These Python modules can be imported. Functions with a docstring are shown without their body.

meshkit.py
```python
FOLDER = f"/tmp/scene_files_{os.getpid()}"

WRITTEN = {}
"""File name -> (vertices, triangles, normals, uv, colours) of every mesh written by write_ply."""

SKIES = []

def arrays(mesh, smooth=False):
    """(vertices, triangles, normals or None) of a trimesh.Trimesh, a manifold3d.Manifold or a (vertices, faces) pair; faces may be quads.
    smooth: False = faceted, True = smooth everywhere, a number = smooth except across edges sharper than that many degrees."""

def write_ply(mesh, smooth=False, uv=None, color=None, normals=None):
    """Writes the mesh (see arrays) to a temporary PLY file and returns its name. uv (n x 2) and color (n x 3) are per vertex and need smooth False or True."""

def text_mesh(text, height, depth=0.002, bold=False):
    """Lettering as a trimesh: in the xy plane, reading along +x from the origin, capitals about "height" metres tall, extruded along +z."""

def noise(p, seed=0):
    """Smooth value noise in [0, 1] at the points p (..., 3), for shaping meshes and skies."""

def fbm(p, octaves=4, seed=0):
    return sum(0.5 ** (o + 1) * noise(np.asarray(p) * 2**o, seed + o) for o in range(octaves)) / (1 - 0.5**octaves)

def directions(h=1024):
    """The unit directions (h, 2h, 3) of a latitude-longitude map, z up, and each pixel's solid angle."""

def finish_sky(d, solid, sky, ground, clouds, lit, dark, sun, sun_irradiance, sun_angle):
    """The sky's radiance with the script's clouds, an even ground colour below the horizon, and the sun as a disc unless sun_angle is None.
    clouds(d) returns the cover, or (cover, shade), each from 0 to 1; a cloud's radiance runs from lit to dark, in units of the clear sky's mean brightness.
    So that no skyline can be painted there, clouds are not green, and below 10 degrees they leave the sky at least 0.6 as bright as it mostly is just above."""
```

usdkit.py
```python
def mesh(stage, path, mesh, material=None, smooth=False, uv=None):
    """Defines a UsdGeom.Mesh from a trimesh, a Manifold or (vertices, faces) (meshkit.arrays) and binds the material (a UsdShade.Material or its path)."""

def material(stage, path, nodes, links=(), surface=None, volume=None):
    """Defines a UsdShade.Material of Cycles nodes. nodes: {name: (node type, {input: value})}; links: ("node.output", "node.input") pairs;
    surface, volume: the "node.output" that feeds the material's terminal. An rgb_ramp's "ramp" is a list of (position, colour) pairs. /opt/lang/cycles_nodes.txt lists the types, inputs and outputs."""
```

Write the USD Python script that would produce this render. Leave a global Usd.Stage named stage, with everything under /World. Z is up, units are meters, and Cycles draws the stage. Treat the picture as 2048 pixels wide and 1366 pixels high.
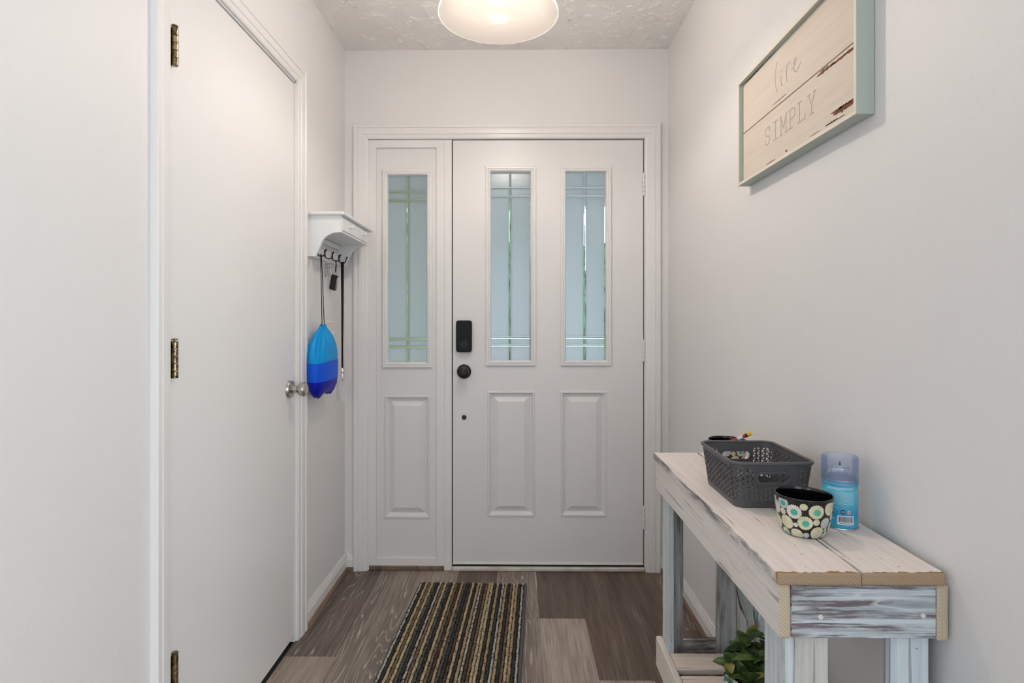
import math, random
import numpy as np, trimesh, manifold3d as m3
import shapely, shapely.affinity as aff
from shapely.geometry import Polygon, LineString, Point, box as sbox
from shapely.ops import unary_union
import usdkit, meshkit
from pxr import Usd, UsdGeom, UsdLux, UsdShade, Gf, Sdf

stage = Usd.Stage.CreateInMemory()
UsdGeom.SetStageUpAxis(stage, 'Z'); UsdGeom.SetStageMetersPerUnit(stage, 1.0)
UsdGeom.Xform.Define(stage, '/World'); UsdGeom.Scope.Define(stage, '/World/Looks')
rng = random.Random(7); nrg = np.random.default_rng(7)

# ------------------------------------------------------------------ camera, light, exposure
F_PX, IMG_W, IMG_H = 1138.0, 2048.0, 1366.0
YAW = math.degrees(math.atan(12 / F_PX))
CAM_H = 1.19
cam = UsdGeom.Camera.Define(stage, '/World/camera')
cam.AddTranslateOp().Set((0, 0, CAM_H)); cam.AddRotateZOp().Set(YAW); cam.AddRotateXOp().Set(90.0)
cam.CreateHorizontalApertureAttr(36.0); cam.CreateVerticalApertureAttr(36.0 * IMG_H / IMG_W)
cam.CreateFocalLengthAttr(36.0 * F_PX / IMG_W)
cam.CreateVerticalApertureOffsetAttr(-(683 - 643) * 36.0 / IMG_W)
cam.CreateClippingRangeAttr((0.05, 200))
cam.CreateExposureAttr(0.0)

dome = UsdLux.DomeLight.Define(stage, '/World/sky'); dome.CreateIntensityAttr(0.58); dome.CreateColorAttr((0.74, 0.87, 1.0))
def rect_light(name, w, h, pos, rot, inten, col):
    l = UsdLux.RectLight.Define(stage, '/World/' + name)
    l.CreateWidthAttr(w); l.CreateHeightAttr(h); l.CreateIntensityAttr(inten); l.CreateColorAttr(col)
    l.AddTranslateOp().Set(pos)
    if rot[0]: l.AddRotateXOp().Set(rot[0])
    if rot[1]: l.AddRotateYOp().Set(rot[1])
rect_light('rear_added_daylight', 2.0, 1.6, (0.3, -3.25, 1.35), (90, 0), 0.9, (0.92, 0.97, 1.0))  # unseen window light added behind the camera to brighten the hall
rect_light('right_added_daylight', 1.9, 1.6, (2.62, -2.1, 1.20), (0, 90), 10.6, (0.92, 0.97, 1.0))  # added unseen light from the right, mainly for the left hall wall
rect_light('left_added_daylight', 1.9, 1.6, (-2.62, -2.1, 1.20), (0, -90), 1.3, (0.92, 0.97, 1.0))  # weaker added unseen light from the left, for the right hall wall
BULB = 372.0

# ------------------------------------------------------------------ helpers
def lin(*c):
    c = np.array(c, float) / 255
    return tuple(float(x) for x in np.where(c <= .04045, c / 12.92, ((c + .055) / 1.055) ** 2.4))
names = {}
off = {}
def numbered(parent, name):
    k = (parent, name); n = names.get(k, -1) + 1; names[k] = n
    return name if n == 0 else f'{name}_{n:03d}'
def tag(p, label=None, cat=None, group=None, kind=None):
    for k, v in (('label', label), ('category', cat), ('group', group), ('kind', kind)):
        if v: p.SetCustomDataByKey(k, v)
def thing(name, label=None, cat=None, loc=(0, 0, 0), group=None, kind=None):
    path = '/World/' + numbered('/World', name)
    x = UsdGeom.Xform.Define(stage, path); x.AddTranslateOp().Set(tuple(map(float, loc)))
    off[path] = np.array(loc, float); tag(x.GetPrim(), label, cat, group, kind)
    return path
def part(name, mesh, mat, parent='/World', label=None, smooth=False, kind=None, cat=None):
    path = parent + '/' + numbered(parent, name)
    o = off.get(parent, np.zeros(3)); off[path] = o
    v, f = arr(mesh)
    p = usdkit.mesh(stage, path, trimesh.Trimesh(v - o, f, process=bool(smooth)), mat, smooth=smooth).GetPrim()
    tag(p, label, cat, None, kind)
    return path
def arr(mesh):
    if hasattr(mesh, 'to_mesh'):
        m = mesh.to_mesh(); return np.array(m.vert_properties[:, :3], float), np.array(m.tri_verts, int)
    if isinstance(mesh, tuple):
        v, f = np.asarray(mesh[0], float), np.asarray(mesh[1], int)
        if f.shape[1] == 4: f = np.vstack([f[:, [0, 1, 2]], f[:, [0, 2, 3]]])
        return v, f
    return np.array(mesh.vertices), np.array(mesh.faces)
def cat_(*ms):
    return trimesh.util.concatenate([trimesh.Trimesh(*arr(m), process=False) for m in ms])
def bx(x0, x1, y0, y1, z0, z1):
    b = trimesh.creation.box((x1 - x0, y1 - y0, z1 - z0)); b.apply_translation(((x0 + x1) / 2, (y0 + y1) / 2, (z0 + z1) / 2)); return b
def rbx(x0, x1, y0, y1, z0, z1, c=.002):
    pts = []
    c = min(c, (x1 - x0) / 2.01, (y1 - y0) / 2.01, (z1 - z0) / 2.01)
    for X, sx in ((x0, 1), (x1, -1)):
        for Y, sy in ((y0, 1), (y1, -1)):
            for Z, sz in ((z0, 1), (z1, -1)):
                pts += [(X, Y + sy * c, Z + sz * c), (X + sx * c, Y, Z + sz * c), (X + sx * c, Y + sy * c, Z)]
    return trimesh.convex.convex_hull(np.array(pts))
def tube(pts, r, n=8, closed=False):
    P = np.asarray(pts, float); k = len(P); R = np.broadcast_to(np.asarray(r, float), (k,))
    T = np.gradient(P, axis=0) if not closed else np.roll(P, -1, 0) - np.roll(P, 1, 0)
    T /= np.linalg.norm(T, axis=1, keepdims=True)
    u = np.cross(T[0], (0, 0, 1.0)); u = u if np.linalg.norm(u) > .1 else np.cross(T[0], (1.0, 0, 0)); u /= np.linalg.norm(u)
    V = []; a = np.linspace(0, 2 * np.pi, n, endpoint=False)
    for i in range(k):
        u = u - T[i] * u.dot(T[i]); u /= np.linalg.norm(u); w = np.cross(T[i], u)
        V.append(P[i] + R[i] * (np.outer(np.cos(a), u) + np.outer(np.sin(a), w)))
    V = np.vstack(V); F = []
    for i in range(k if closed else k - 1):
        for j in range(n):
            b = ((i + 1) % k) * n; F.append((i * n + j, i * n + (j + 1) % n, b + (j + 1) % n, b + j))
    F = np.array(F); T3 = np.vstack([F[:, [0, 1, 2]], F[:, [0, 2, 3]]])
    if not closed:
        V = np.vstack([V, P[0], P[-1]]); c0, c1 = k * n, k * n + 1
        T3 = np.vstack([T3, [(c0, (j + 1) % n, j) for j in range(n)], [(c1, (k - 1) * n + j, (k - 1) * n + (j + 1) % n) for j in range(n)]])
    return V, T3
def lathe(prof, n=48, c=(0, 0, 0), axis='z'):
    P = np.asarray(prof, float); a = np.linspace(0, 2 * np.pi, n, endpoint=False)
    V = np.stack([np.outer(P[:, 0], np.cos(a)), np.outer(P[:, 0], np.sin(a)), np.repeat(P[:, 1:2], n, 1)], -1).reshape(-1, 3)
    F = []
    for i in range(len(P) - 1):
        for j in range(n):
            F.append((i * n + j, i * n + (j + 1) % n, (i + 1) * n + (j + 1) % n, (i + 1) * n + j))
    F = np.array(F); F = np.vstack([F[:, [0, 1, 2]], F[:, [0, 2, 3]]])
    if axis == 'x': V = V[:, [2, 0, 1]]
    if axis == '-y': V = np.stack([V[:, 0], -V[:, 2], V[:, 1]], -1)
    V = V + np.asarray(c)
    return trimesh.Trimesh(V, F[np.linalg.norm(np.cross(V[F[:, 1]] - V[F[:, 0]], V[F[:, 2]] - V[F[:, 0]]), axis=1) > 1e-14], process=False)
def extr(poly, depth, to):
    """extrude a shapely polygon by depth, then map (a, b, t) -> world with the function to."""
    gs = list(getattr(poly, 'geoms', [poly]))
    m = trimesh.util.concatenate([trimesh.creation.extrude_polygon(g, depth, engine='earcut') for g in gs if g.area > 1e-12])
    v = np.array(m.vertices); w = np.stack(to(v[:, 0], v[:, 1], v[:, 2]), -1)
    m = trimesh.Trimesh(w, m.faces, process=False)
    if m.volume < 0: m.invert()
    return m
def board(x0, x1, y0, y1, z0, z1, axis, seed, c=.0015, amp=.0007, n=36):
    lo, hi = np.array([x0, y0, z0]), np.array([x1, y1, z1]); ax = 'xyz'.index(axis); o = [i for i in range(3) if i != ax]
    s = np.linspace(0, 1, n) * (hi[ax] - lo[ax] - 2 * c) + lo[ax] + c
    a0, a1, b0, b1 = lo[o[0]], hi[o[0]], lo[o[1]], hi[o[1]]
    loop = []
    def seg(p, q, k):
        for t in np.linspace(0, 1, k, endpoint=False): loop.append((p[0] + (q[0] - p[0]) * t, p[1] + (q[1] - p[1]) * t))
    seg((a0 + c, b0), (a1 - c, b0), 4); seg((a1 - c, b0), (a1, b0 + c), 1); seg((a1, b0 + c), (a1, b1 - c), 4); seg((a1, b1 - c), (a1 - c, b1), 1)
    seg((a1 - c, b1), (a0 + c, b1), 4); seg((a0 + c, b1), (a0, b1 - c), 1); seg((a0, b1 - c), (a0, b0 + c), 4); seg((a0, b0 + c), (a0 + c, b0), 1)
    L = np.array(loop); k = len(L); m = L.mean(0)
    S = np.concatenate([[s[0] - c], s, [s[-1] + c]]); V = []
    for i, t in enumerate(S):
        q = L.copy()
        if i in (0, len(S) - 1): q = m + (q - m) * (1 - 2 * c / np.maximum(np.abs(L - m).max(0), 4 * c))
        w = np.zeros((k, 3)); w[:, ax] = t; w[:, o] = q; V.append(w)
    V = np.vstack(V)
    nz = np.stack([meshkit.fbm(V * np.where(np.arange(3) == ax, 18, 45) + 31 * seed, 3, seed + i) - .5 for i in range(3)], -1)
    nz[:, ax] *= .8; V = V + 2 * amp * nz
    F = []
    for i in range(len(S) - 1):
        for j in range(k): F.append((i * k + j, i * k + (j + 1) % k, (i + 1) * k + (j + 1) % k, (i + 1) * k + j))
    F = np.array(F); F = np.vstack([F[:, [0, 1, 2]], F[:, [0, 2, 3]]])
    V = np.vstack([V, V[:k].mean(0), V[-k:].mean(0)]); c0 = len(V) - 2; e = (len(S) - 1) * k
    F = np.vstack([F, [(c0, (j + 1) % k, j) for j in range(k)], [(c0 + 1, e + j, e + (j + 1) % k) for j in range(k)]])
    t = trimesh.Trimesh(V, F, process=False)
    if t.volume < 0: t.invert()
    return t
def rect_loft(a0, a1, b0, b1, rings, to, fill=True):
    """nested rectangles; rings = (inset, rise)."""
    V, F = [], []
    R = [[(a0 + i, b0 + i, d), (a1 - i, b0 + i, d), (a1 - i, b1 - i, d), (a0 + i, b1 - i, d)] for i, d in rings]
    for p, q in zip(R, R[1:]):
        for j in range(4):
            k = len(V); V += [p[j], p[(j + 1) % 4], q[(j + 1) % 4], q[j]]; F.append((k, k + 1, k + 2, k + 3))
    if fill:
        k = len(V); V += R[-1]; F.append((k, k + 1, k + 2, k + 3))
    V = np.array(V, float); return np.stack(to(V[:, 0], V[:, 1], V[:, 2]), -1), np.array(F)
def casing(origin, along, across, normal, L, m0, m1, W, T=.017):
    o, al, ac, no = (np.array(x, float) for x in (origin, along, across, normal))
    pr = Polygon([(0, 0), (0, .45 * T), (.08 * W, .62 * T), (.30 * W, .70 * T), (.34 * W, .86 * T), (.62 * W, T * .93), (.70 * W, .80 * T), (.76 * W, .80 * T), (.80 * W, T), (.97 * W, T), (W, .9 * T), (W, 0)])
    def to(w, d, t):
        s = (-m0 * w) * (1 - t) + (L + m1 * w) * t
        return tuple((o[i] + ac[i] * w + no[i] * d + al[i] * s) for i in range(3))
    return extr(pr, 1.0, to)

# ------------------------------------------------------------------ materials
def mat(name, nodes, links, surface, **k): return usdkit.material(stage, '/World/Looks/' + name, nodes, links, surface=surface, **k)
def pbr(name, col, rough=.5, metallic=0., spec=.5, **kw):
    return mat(name, {'p': ('principled_bsdf', dict(base_color=col, roughness=rough, metallic=metallic, specular_ior_level=spec, **kw))}, [], 'p.BSDF')
def bumped(name, col, rough, scale, dist, detail=3, spec=.5, col2=None, cscale=3, **kw):
    n = {'g': ('geometry', {}), 'n': ('noise_texture', dict(scale=scale, detail=detail)), 'b': ('bump', dict(strength=1., distance=dist)), 'p': ('principled_bsdf', dict(base_color=col, roughness=rough, specular_ior_level=spec, **kw))}
    l = [('g.position', 'n.vector'), ('n.fac', 'b.height'), ('b.normal', 'p.normal')]
    if col2:
        n['c'] = ('noise_texture', dict(scale=cscale, detail=4)); n['r'] = ('rgb_ramp', dict(ramp=[(.35, col), (.65, col2)]))
        l += [('g.position', 'c.vector'), ('c.fac', 'r.fac'), ('r.color', 'p.base_color')]
    return mat(name, n, l, 'p.BSDF')
M = {}
M['wall'] = bumped('wall_paint', (.80, .79, .785), .55, 160, .0006)
M['trim'] = pbr('trim_paint', (.83, .82, .81), .32)
M['door'] = bumped('door_paint', (.80, .79, .785), .36, 25, .00010, detail=1)
M['closet'] = bumped('closet_door_paint', (.84, .835, .83), .28, 45, .00015)
# ceiling: stomped drywall texture of short raised brush strokes
M['ceiling'] = mat('ceiling_texture', {
    'g': ('geometry', {}), 'w': ('noise_texture', dict(scale=7, detail=1)), 'ma': ('vector_math', dict(math_type='multiply', vector2=(1.6, 1.6, 0))),
    'ad': ('vector_math', dict(math_type='add')), 'mp': ('mapping', dict(scale=(1, 1, 1))),
    'n': ('noise_texture', dict(scale=60, detail=2, roughness=.5, distortion=1.8)), 'r': ('rgb_ramp', dict(ramp=[(.50, (0, 0, 0)), (.62, (1, 1, 1))])),
    'k': ('noise_texture', dict(scale=5, detail=2)), 'r2': ('rgb_ramp', dict(ramp=[(.38, (.25, .25, .25)), (.6, (1, 1, 1))])), 'mu': ('math', dict(math_type='multiply')),
    'b': ('bump', dict(strength=.6, distance=.0012)), 'p': ('principled_bsdf', dict(base_color=(.95, .93, .91), roughness=.8, specular_ior_level=.2))},
    [('g.position', 'w.vector'), ('w.color', 'ma.vector1'), ('g.position', 'ad.vector1'), ('ma.vector', 'ad.vector2'), ('ad.vector', 'n.vector'), ('n.fac', 'r.fac'), ('g.position', 'k.vector'), ('k.fac', 'r2.fac'),
     ('r.color', 'mu.value1'), ('r2.color', 'mu.value2'), ('mu.value', 'b.height'), ('b.normal', 'p.normal')], 'p.BSDF')

def plank_mat(name, dark, light, line, seed, ring=7., lineamt=.5):
    """grey-brown vinyl oak: long fibre streaks plus pale cathedral grain lines along y."""
    return mat(name, {
        'g': ('geometry', {}), 'm1': ('mapping', dict(location=(seed * 3.1, seed * 1.7, 0), scale=(8.0, .62, 1))), 'n1': ('noise_texture', dict(scale=1, detail=2.5, roughness=.35)),
        'mu': ('math', dict(math_type='multiply', value2=ring)), 'fr': ('math', dict(math_type='fraction')),
        'r1': ('rgb_ramp', dict(ramp=[(0, (0, 0, 0)), (.34, (0, 0, 0)), (.50, (1, 1, 1)), (.60, (0, 0, 0)), (1, (0, 0, 0))])),
        'm2': ('mapping', dict(location=(seed, seed * 2.3, 0), scale=(150, 5, 1))), 'n2': ('noise_texture', dict(scale=1, detail=4, roughness=.65)),
        'm3': ('mapping', dict(location=(seed, 0, 0), scale=(16, 1.6, 1))), 'n3': ('noise_texture', dict(scale=1, detail=3)),
        'r3': ('rgb_ramp', dict(ramp=[(.3, dark), (.7, light)])), 'r2': ('rgb_ramp', dict(ramp=[(.35, (.72, .72, .72)), (.65, (1.2, 1.2, 1.2))])),
        'x1': ('mix', dict(mix_type='multiply', fac=1.)), 'r4': ('rgb_ramp', dict(ramp=[(.40, (0, 0, 0)), (.56, (1, 1, 1))])), 'la': ('math', dict(math_type='multiply')), 'lb': ('math', dict(math_type='multiply', value2=lineamt)),
        'x2': ('mix', dict(mix_type='mix', color2=line)), 'b': ('bump', dict(strength=.6, distance=.0005)), 'p': ('principled_bsdf', dict(roughness=.42, specular_ior_level=.4))},
        [('g.position', 'm1.vector'), ('m1.vector', 'n1.vector'), ('n1.fac', 'mu.value1'), ('mu.value', 'fr.value1'), ('fr.value', 'r1.fac'),
         ('g.position', 'm2.vector'), ('m2.vector', 'n2.vector'), ('g.position', 'm3.vector'), ('m3.vector', 'n3.vector'), ('n3.fac', 'r3.fac'), ('n2.fac', 'r2.fac'),
         ('r3.color', 'x1.color1'), ('r2.color', 'x1.color2'), ('n2.fac', 'r4.fac'), ('r1.color', 'la.value1'), ('r4.color', 'la.value2'), ('la.value', 'lb.value1'), ('lb.value', 'x2.fac'),
         ('x1.color', 'x2.color1'), ('x2.color', 'p.base_color'), ('n2.fac', 'b.height'), ('b.normal', 'p.normal')], 'p.BSDF')
PL = [plank_mat('floor_oak_dark', lin(90, 78, 71), lin(120, 106, 96), lin(190, 178, 168), 1.0, 30, .8),
      plank_mat('floor_oak_grey', lin(118, 105, 97), lin(152, 138, 127), lin(212, 202, 192), 2.3, 34, .9),
      plank_mat('floor_oak_tan', lin(146, 132, 120), lin(180, 164, 150), lin(180, 166, 152), 4.1, 5, .25),
      plank_mat('floor_oak_brown', lin(86, 71, 62), lin(116, 98, 86), lin(150, 138, 128), 5.7, 6, .25),
      plank_mat('floor_oak_light', lin(150, 138, 127), lin(186, 172, 159), lin(182, 170, 158), 8.2, 4, .15)]
M['oak_strip'] = plank_mat('oak_strip', lin(104, 84, 68), lin(140, 116, 96), lin(165, 148, 130), 3.3, 6, .3)

def wood(name, axis, wd, wl, pd, pl, cover, seed, end=None, fine=1., soft=.10, bump=.0009, pf=24, lines=0., crack=.55, side=None, near=None, specks=True):
    """weathered pallet board under white paint: grain along the axis, paint worn through in streaks; end = colour of the sawn end grain."""
    sc = lambda al, ac: tuple(al if a == axis else ac for a in 'xyz')
    L = (seed * 1.7, seed * 2.9, seed * .77)
    n = {'g': ('geometry', {}), 'm1': ('mapping', dict(location=L, scale=sc(3.5 * fine, 130 * fine))), 'n1': ('noise_texture', dict(scale=1, detail=5, roughness=.65)),
         'm2': ('mapping', dict(location=L, scale=sc(1.6, 13))), 'n2': ('noise_texture', dict(scale=1, detail=2, roughness=.5, distortion=.4)), 'mu': ('math', dict(math_type='multiply', value2=9.)), 'pp': ('math', dict(math_type='pingpong', value2=1.)),
         'm3': ('mapping', dict(location=L, scale=sc(5, pf))), 'n3': ('noise_texture', dict(scale=1, detail=6, roughness=.7)),
         'a1': ('math', dict(math_type='multiply', value2=.35)), 'a2': ('math', dict(math_type='multiply_add', value2=.22)), 'a3': ('math', dict(math_type='add')),
         'rm': ('rgb_ramp', dict(ramp=[(1.22 - cover - soft, (0, 0, 0)), (1.22 - cover + soft, (1, 1, 1))])),
         'rw': ('rgb_ramp', dict(ramp=[(.25, wd), (.75, wl)])), 'rp': ('rgb_ramp', dict(ramp=[(.3, pd), (.62, pl)])),
         'x': ('mix', dict(mix_type='mix')), 'v': ('voronoi_texture', dict(scale=55, randomness=1.)), 'rv': ('rgb_ramp', dict(ramp=[(.065, (.25, .22, .2)), (.11, (1, 1, 1))])),
         'n4': ('noise_texture', dict(scale=9, detail=2)), 'r4': ('rgb_ramp', dict(ramp=[(.50, (0, 0, 0)), (.57, (1, 1, 1))])), 'xs': ('mix', dict(mix_type='multiply')),
         'b': ('bump', dict(strength=1., distance=bump)), 'p': ('principled_bsdf', dict(roughness=.72, specular_ior_level=.3))}
    l = [('g.position', 'm1.vector'), ('m1.vector', 'n1.vector'), ('g.position', 'm2.vector'), ('m2.vector', 'n2.vector'), ('n2.fac', 'mu.value1'), ('mu.value', 'pp.value1'),
         ('g.position', 'm3.vector'), ('m3.vector', 'n3.vector'), ('n1.fac', 'a1.value1'), ('pp.value', 'a2.value1'), ('a1.value', 'a2.value3'), ('a2.value', 'a3.value1'), ('n3.fac', 'a3.value2'), ('a3.value', 'rm.fac'),
         ('n1.fac', 'rw.fac'), ('n1.fac', 'rp.fac'), ('rm.color', 'x.fac'), ('rw.color', 'x.color1'), ('rp.color', 'x.color2'),
         ('g.position', 'v.vector'), ('v.distance', 'rv.fac'), ('g.position', 'n4.vector'), ('n4.fac', 'r4.fac'), ('r4.color', 'xs.fac'), ('x.color', 'xs.color1'), ('rv.color', 'xs.color2'),
         ('n1.fac', 'b.height'), ('b.normal', 'p.normal')]
    out = 'xs.color' if specks else 'x.color'
    if lines:                                                       # pale raised growth rings standing in the worn paint
        n.update({'lf': ('math', dict(math_type='fraction')), 'lm': ('math', dict(math_type='multiply', value2=1.6)), 'lr': ('rgb_ramp', dict(ramp=[(.36, (0, 0, 0)), (.5, (1, 1, 1)), (.6, (0, 0, 0))])), 'lk': ('math', dict(math_type='multiply', value2=lines)), 'lx': ('mix', dict(mix_type='mix', color2=pl))})
        l += [('mu.value', 'lm.value1'), ('lm.value', 'lf.value1'), ('lf.value', 'lr.fac'), ('lr.color', 'lk.value1'), ('lk.value', 'lx.fac'), (out, 'lx.color1')]; out = 'lx.color'
    if side:                                                        # the planed long edge has lost most of its paint
        n.update({'ss': ('separate_xyz', {}), 'sa': ('math', dict(math_type='absolute')), 'sg': ('math', dict(math_type='greater_than', value2=.6)), 'sm': ('math', dict(math_type='multiply')), 'sr': ('rgb_ramp', dict(ramp=[(.42, (1, 1, 1)), (.56, (.15, .15, .15))])), 'sx2': ('mix', dict(mix_type='mix', color2=side))})
        l += [('g.true_normal', 'ss.vector'), ('ss.x', 'sa.value1'), ('sa.value', 'sg.value1'), ('n3.fac', 'sr.fac'), ('sg.value', 'sm.value1'), ('sr.color', 'sm.value2'), ('sm.value', 'sx2.fac'), (out, 'sx2.color1')]; out = 'sx2.color'
    if near:                                                        # bare wood where the paint is knocked off along the sawn end and the front arris
        yv, xv, col = near
        n.update({'np': ('separate_xyz', {}), 'nn': ('noise_texture', dict(scale=60, detail=4)), 'n5': ('math', dict(math_type='multiply_add', value2=-.024)), 'nl': ('math', dict(math_type='less_than', value2=yv - .0065)), 'n6': ('math', dict(math_type='multiply_add', value2=-.020)), 'nx': ('math', dict(math_type='less_than', value2=xv - .0092)), 'nm': ('math', dict(math_type='maximum')), 'nmx': ('mix', dict(mix_type='mix', color2=col))})
        l += [('g.position', 'np.vector'), ('g.position', 'nn.vector'), ('nn.fac', 'n5.value1'), ('np.y', 'n5.value3'), ('n5.value', 'nl.value1'), ('nn.fac', 'n6.value1'), ('np.x', 'n6.value3'), ('n6.value', 'nx.value1'), ('nl.value', 'nm.value1'), ('nx.value', 'nm.value2'), ('nm.value', 'nmx.fac'), (out, 'nmx.color1')]; out = 'nmx.color'
    if crack:                                                       # dark hairline checks along the grain
        n.update({'cm': ('mapping', dict(location=tuple(q + 5 for q in L), scale=sc(3.2, 75))), 'cn': ('noise_texture', dict(scale=1, detail=2, roughness=.4)), 'cr': ('rgb_ramp', dict(ramp=[(.674, (1, 1, 1)), (.70, (.30, .27, .26)), (.74, (.30, .27, .26))])), 'ck': ('mix', dict(mix_type='multiply', fac=crack))})
        l += [('g.position', 'cm.vector'), ('cm.vector', 'cn.vector'), ('cn.fac', 'cr.fac'), (out, 'ck.color1'), ('cr.color', 'ck.color2')]; out = 'ck.color'
    if end:
        n.update({'sx': ('separate_xyz', {}), 'ab': ('math', dict(math_type='absolute')), 'gt': ('math', dict(math_type='greater_than', value2=.8)),
                  'wv': ('wave_texture', dict(wave_type='bands', bands_direction='diagonal', scale=95, distortion=2.2, detail=3, detail_scale=2.)), 're': ('rgb_ramp', dict(ramp=[(.1, tuple(c * .93 for c in end)), (.6, end), (.95, tuple(min(1, c * 1.14) for c in end))])), 'xe': ('mix', dict(mix_type='mix'))})
        l += [('g.true_normal', 'sx.vector'), (f'sx.{axis}', 'ab.value1'), ('ab.value', 'gt.value1'), ('gt.value', 'xe.fac'), (out, 'xe.color1'), ('g.position', 'wv.vector'), ('wv.fac', 're.fac'), ('re.color', 'xe.color2')]
        out = 'xe.color'
    l.append((out, 'p.base_color'))
    return mat(name, n, l, 'p.BSDF')
G = lin
W_TOP = [wood('whitewashed_top', 'y', G(120, 100, 84), G(176, 156, 138), G(230, 219, 213), G(243, 234, 229), .885, 1.0 + i, end=G(170, 148, 120), side=G(128, 128, 128), near=(.9385, .4265 if i == 0 else 0., G(164, 116, 72)), crack=.7) for i in range(2)]
W_APR = wood('whitewashed_apron', 'y', G(150, 138, 128), G(196, 186, 178), G(214, 207, 202), G(230, 224, 220), .84, 4., end=G(200, 184, 162))
W_END = wood('worn_end_board', 'x', G(104, 94, 97), G(138, 128, 132), G(150, 158, 164), G(214, 224, 230), .455, 6.3, soft=.06, pf=58, lines=.75, crack=.85, fine=.8)
W_LEG = [wood('grey_leg_board', 'z', G(110, 112, 114), G(165, 166, 166), G(178, 186, 190), G(220, 226, 228), .60, 2.2, fine=.8),
         wood('bluish_leg_board', 'z', G(120, 122, 128), G(170, 176, 182), G(196, 208, 216), G(226, 236, 242), .72, 9.1, fine=.8),
         wood('raw_leg_board', 'z', G(122, 119, 115), G(164, 160, 154), G(166, 170, 170), G(205, 208, 208), .45, 12.4, fine=.8),
         wood('pale_leg_board', 'z', G(130, 126, 120), G(178, 172, 164), G(196, 196, 190), G(216, 215, 208), .56, 15.4, fine=.8)]
W_SLAT = wood('shelf_slat_wood', 'x', G(150, 132, 116), G(190, 172, 154), G(216, 202, 188), G(238, 226, 214), .74, 7.7)
W_RAIL = wood('shelf_rail_wood', 'y', G(140, 126, 114), G(186, 172, 160), G(208, 198, 188), G(236, 228, 220), .74, 11.7, end=G(190, 160, 125))
W_RAILX = wood('shelf_end_rail_wood', 'x', G(70, 68, 70), G(110, 106, 104), G(206, 198, 188), G(236, 228, 220), .45, 13.7)
M['brass'] = mat('antique_brass', {'g': ('geometry', {}), 'n': ('noise_texture', dict(scale=90, detail=4)), 'r': ('rgb_ramp', dict(ramp=[(.35, lin(70, 60, 44)), (.6, lin(168, 150, 116))])), 'p': ('principled_bsdf', dict(metallic=1., roughness=.34))}, [('g.position', 'n.vector'), ('n.fac', 'r.fac'), ('r.color', 'p.base_color')], 'p.BSDF')
M['nickel'] = pbr('satin_nickel', lin(190, 186, 180), .24, 1.)
M['chrome'] = pbr('chrome', lin(215, 215, 215), .12, 1.)
M['black_metal'] = pbr('oil_rubbed_bronze', lin(30, 28, 28), .38, .3)
M['black_plastic'] = pbr('black_plastic', lin(26, 27, 28), .4)
M['black_gap'] = pbr('dark_gap_shade', lin(28, 24, 22), .8)  # near-black, puts the shade of the door gaps into the colour
M['lock_face'] = bumped('textured_black', lin(18, 23, 23), .5, 500, .0002, spec=.25)
M['cord'] = pbr('black_cord', lin(22, 22, 24), .8)
M['white_plastic'] = pbr('white_plastic', lin(232, 228, 220), .4)
M['badge'] = pbr('badge_card', lin(244, 244, 244), .35)
M['shelf_white'] = pbr('shelf_white_paint', (.86, .87, .87), .38)
M['mint'] = bumped('mint_paint', lin(186, 197, 188), .6, 120, .0003)
M['cream'] = bumped('cream_paint', lin(232, 222, 206), .6, 90, .0003)
M['chip'] = bumped('bare_wood_chip', lin(126, 76, 44), .8, 200, .0005, col2=lin(90, 52, 30), cscale=60)
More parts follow.
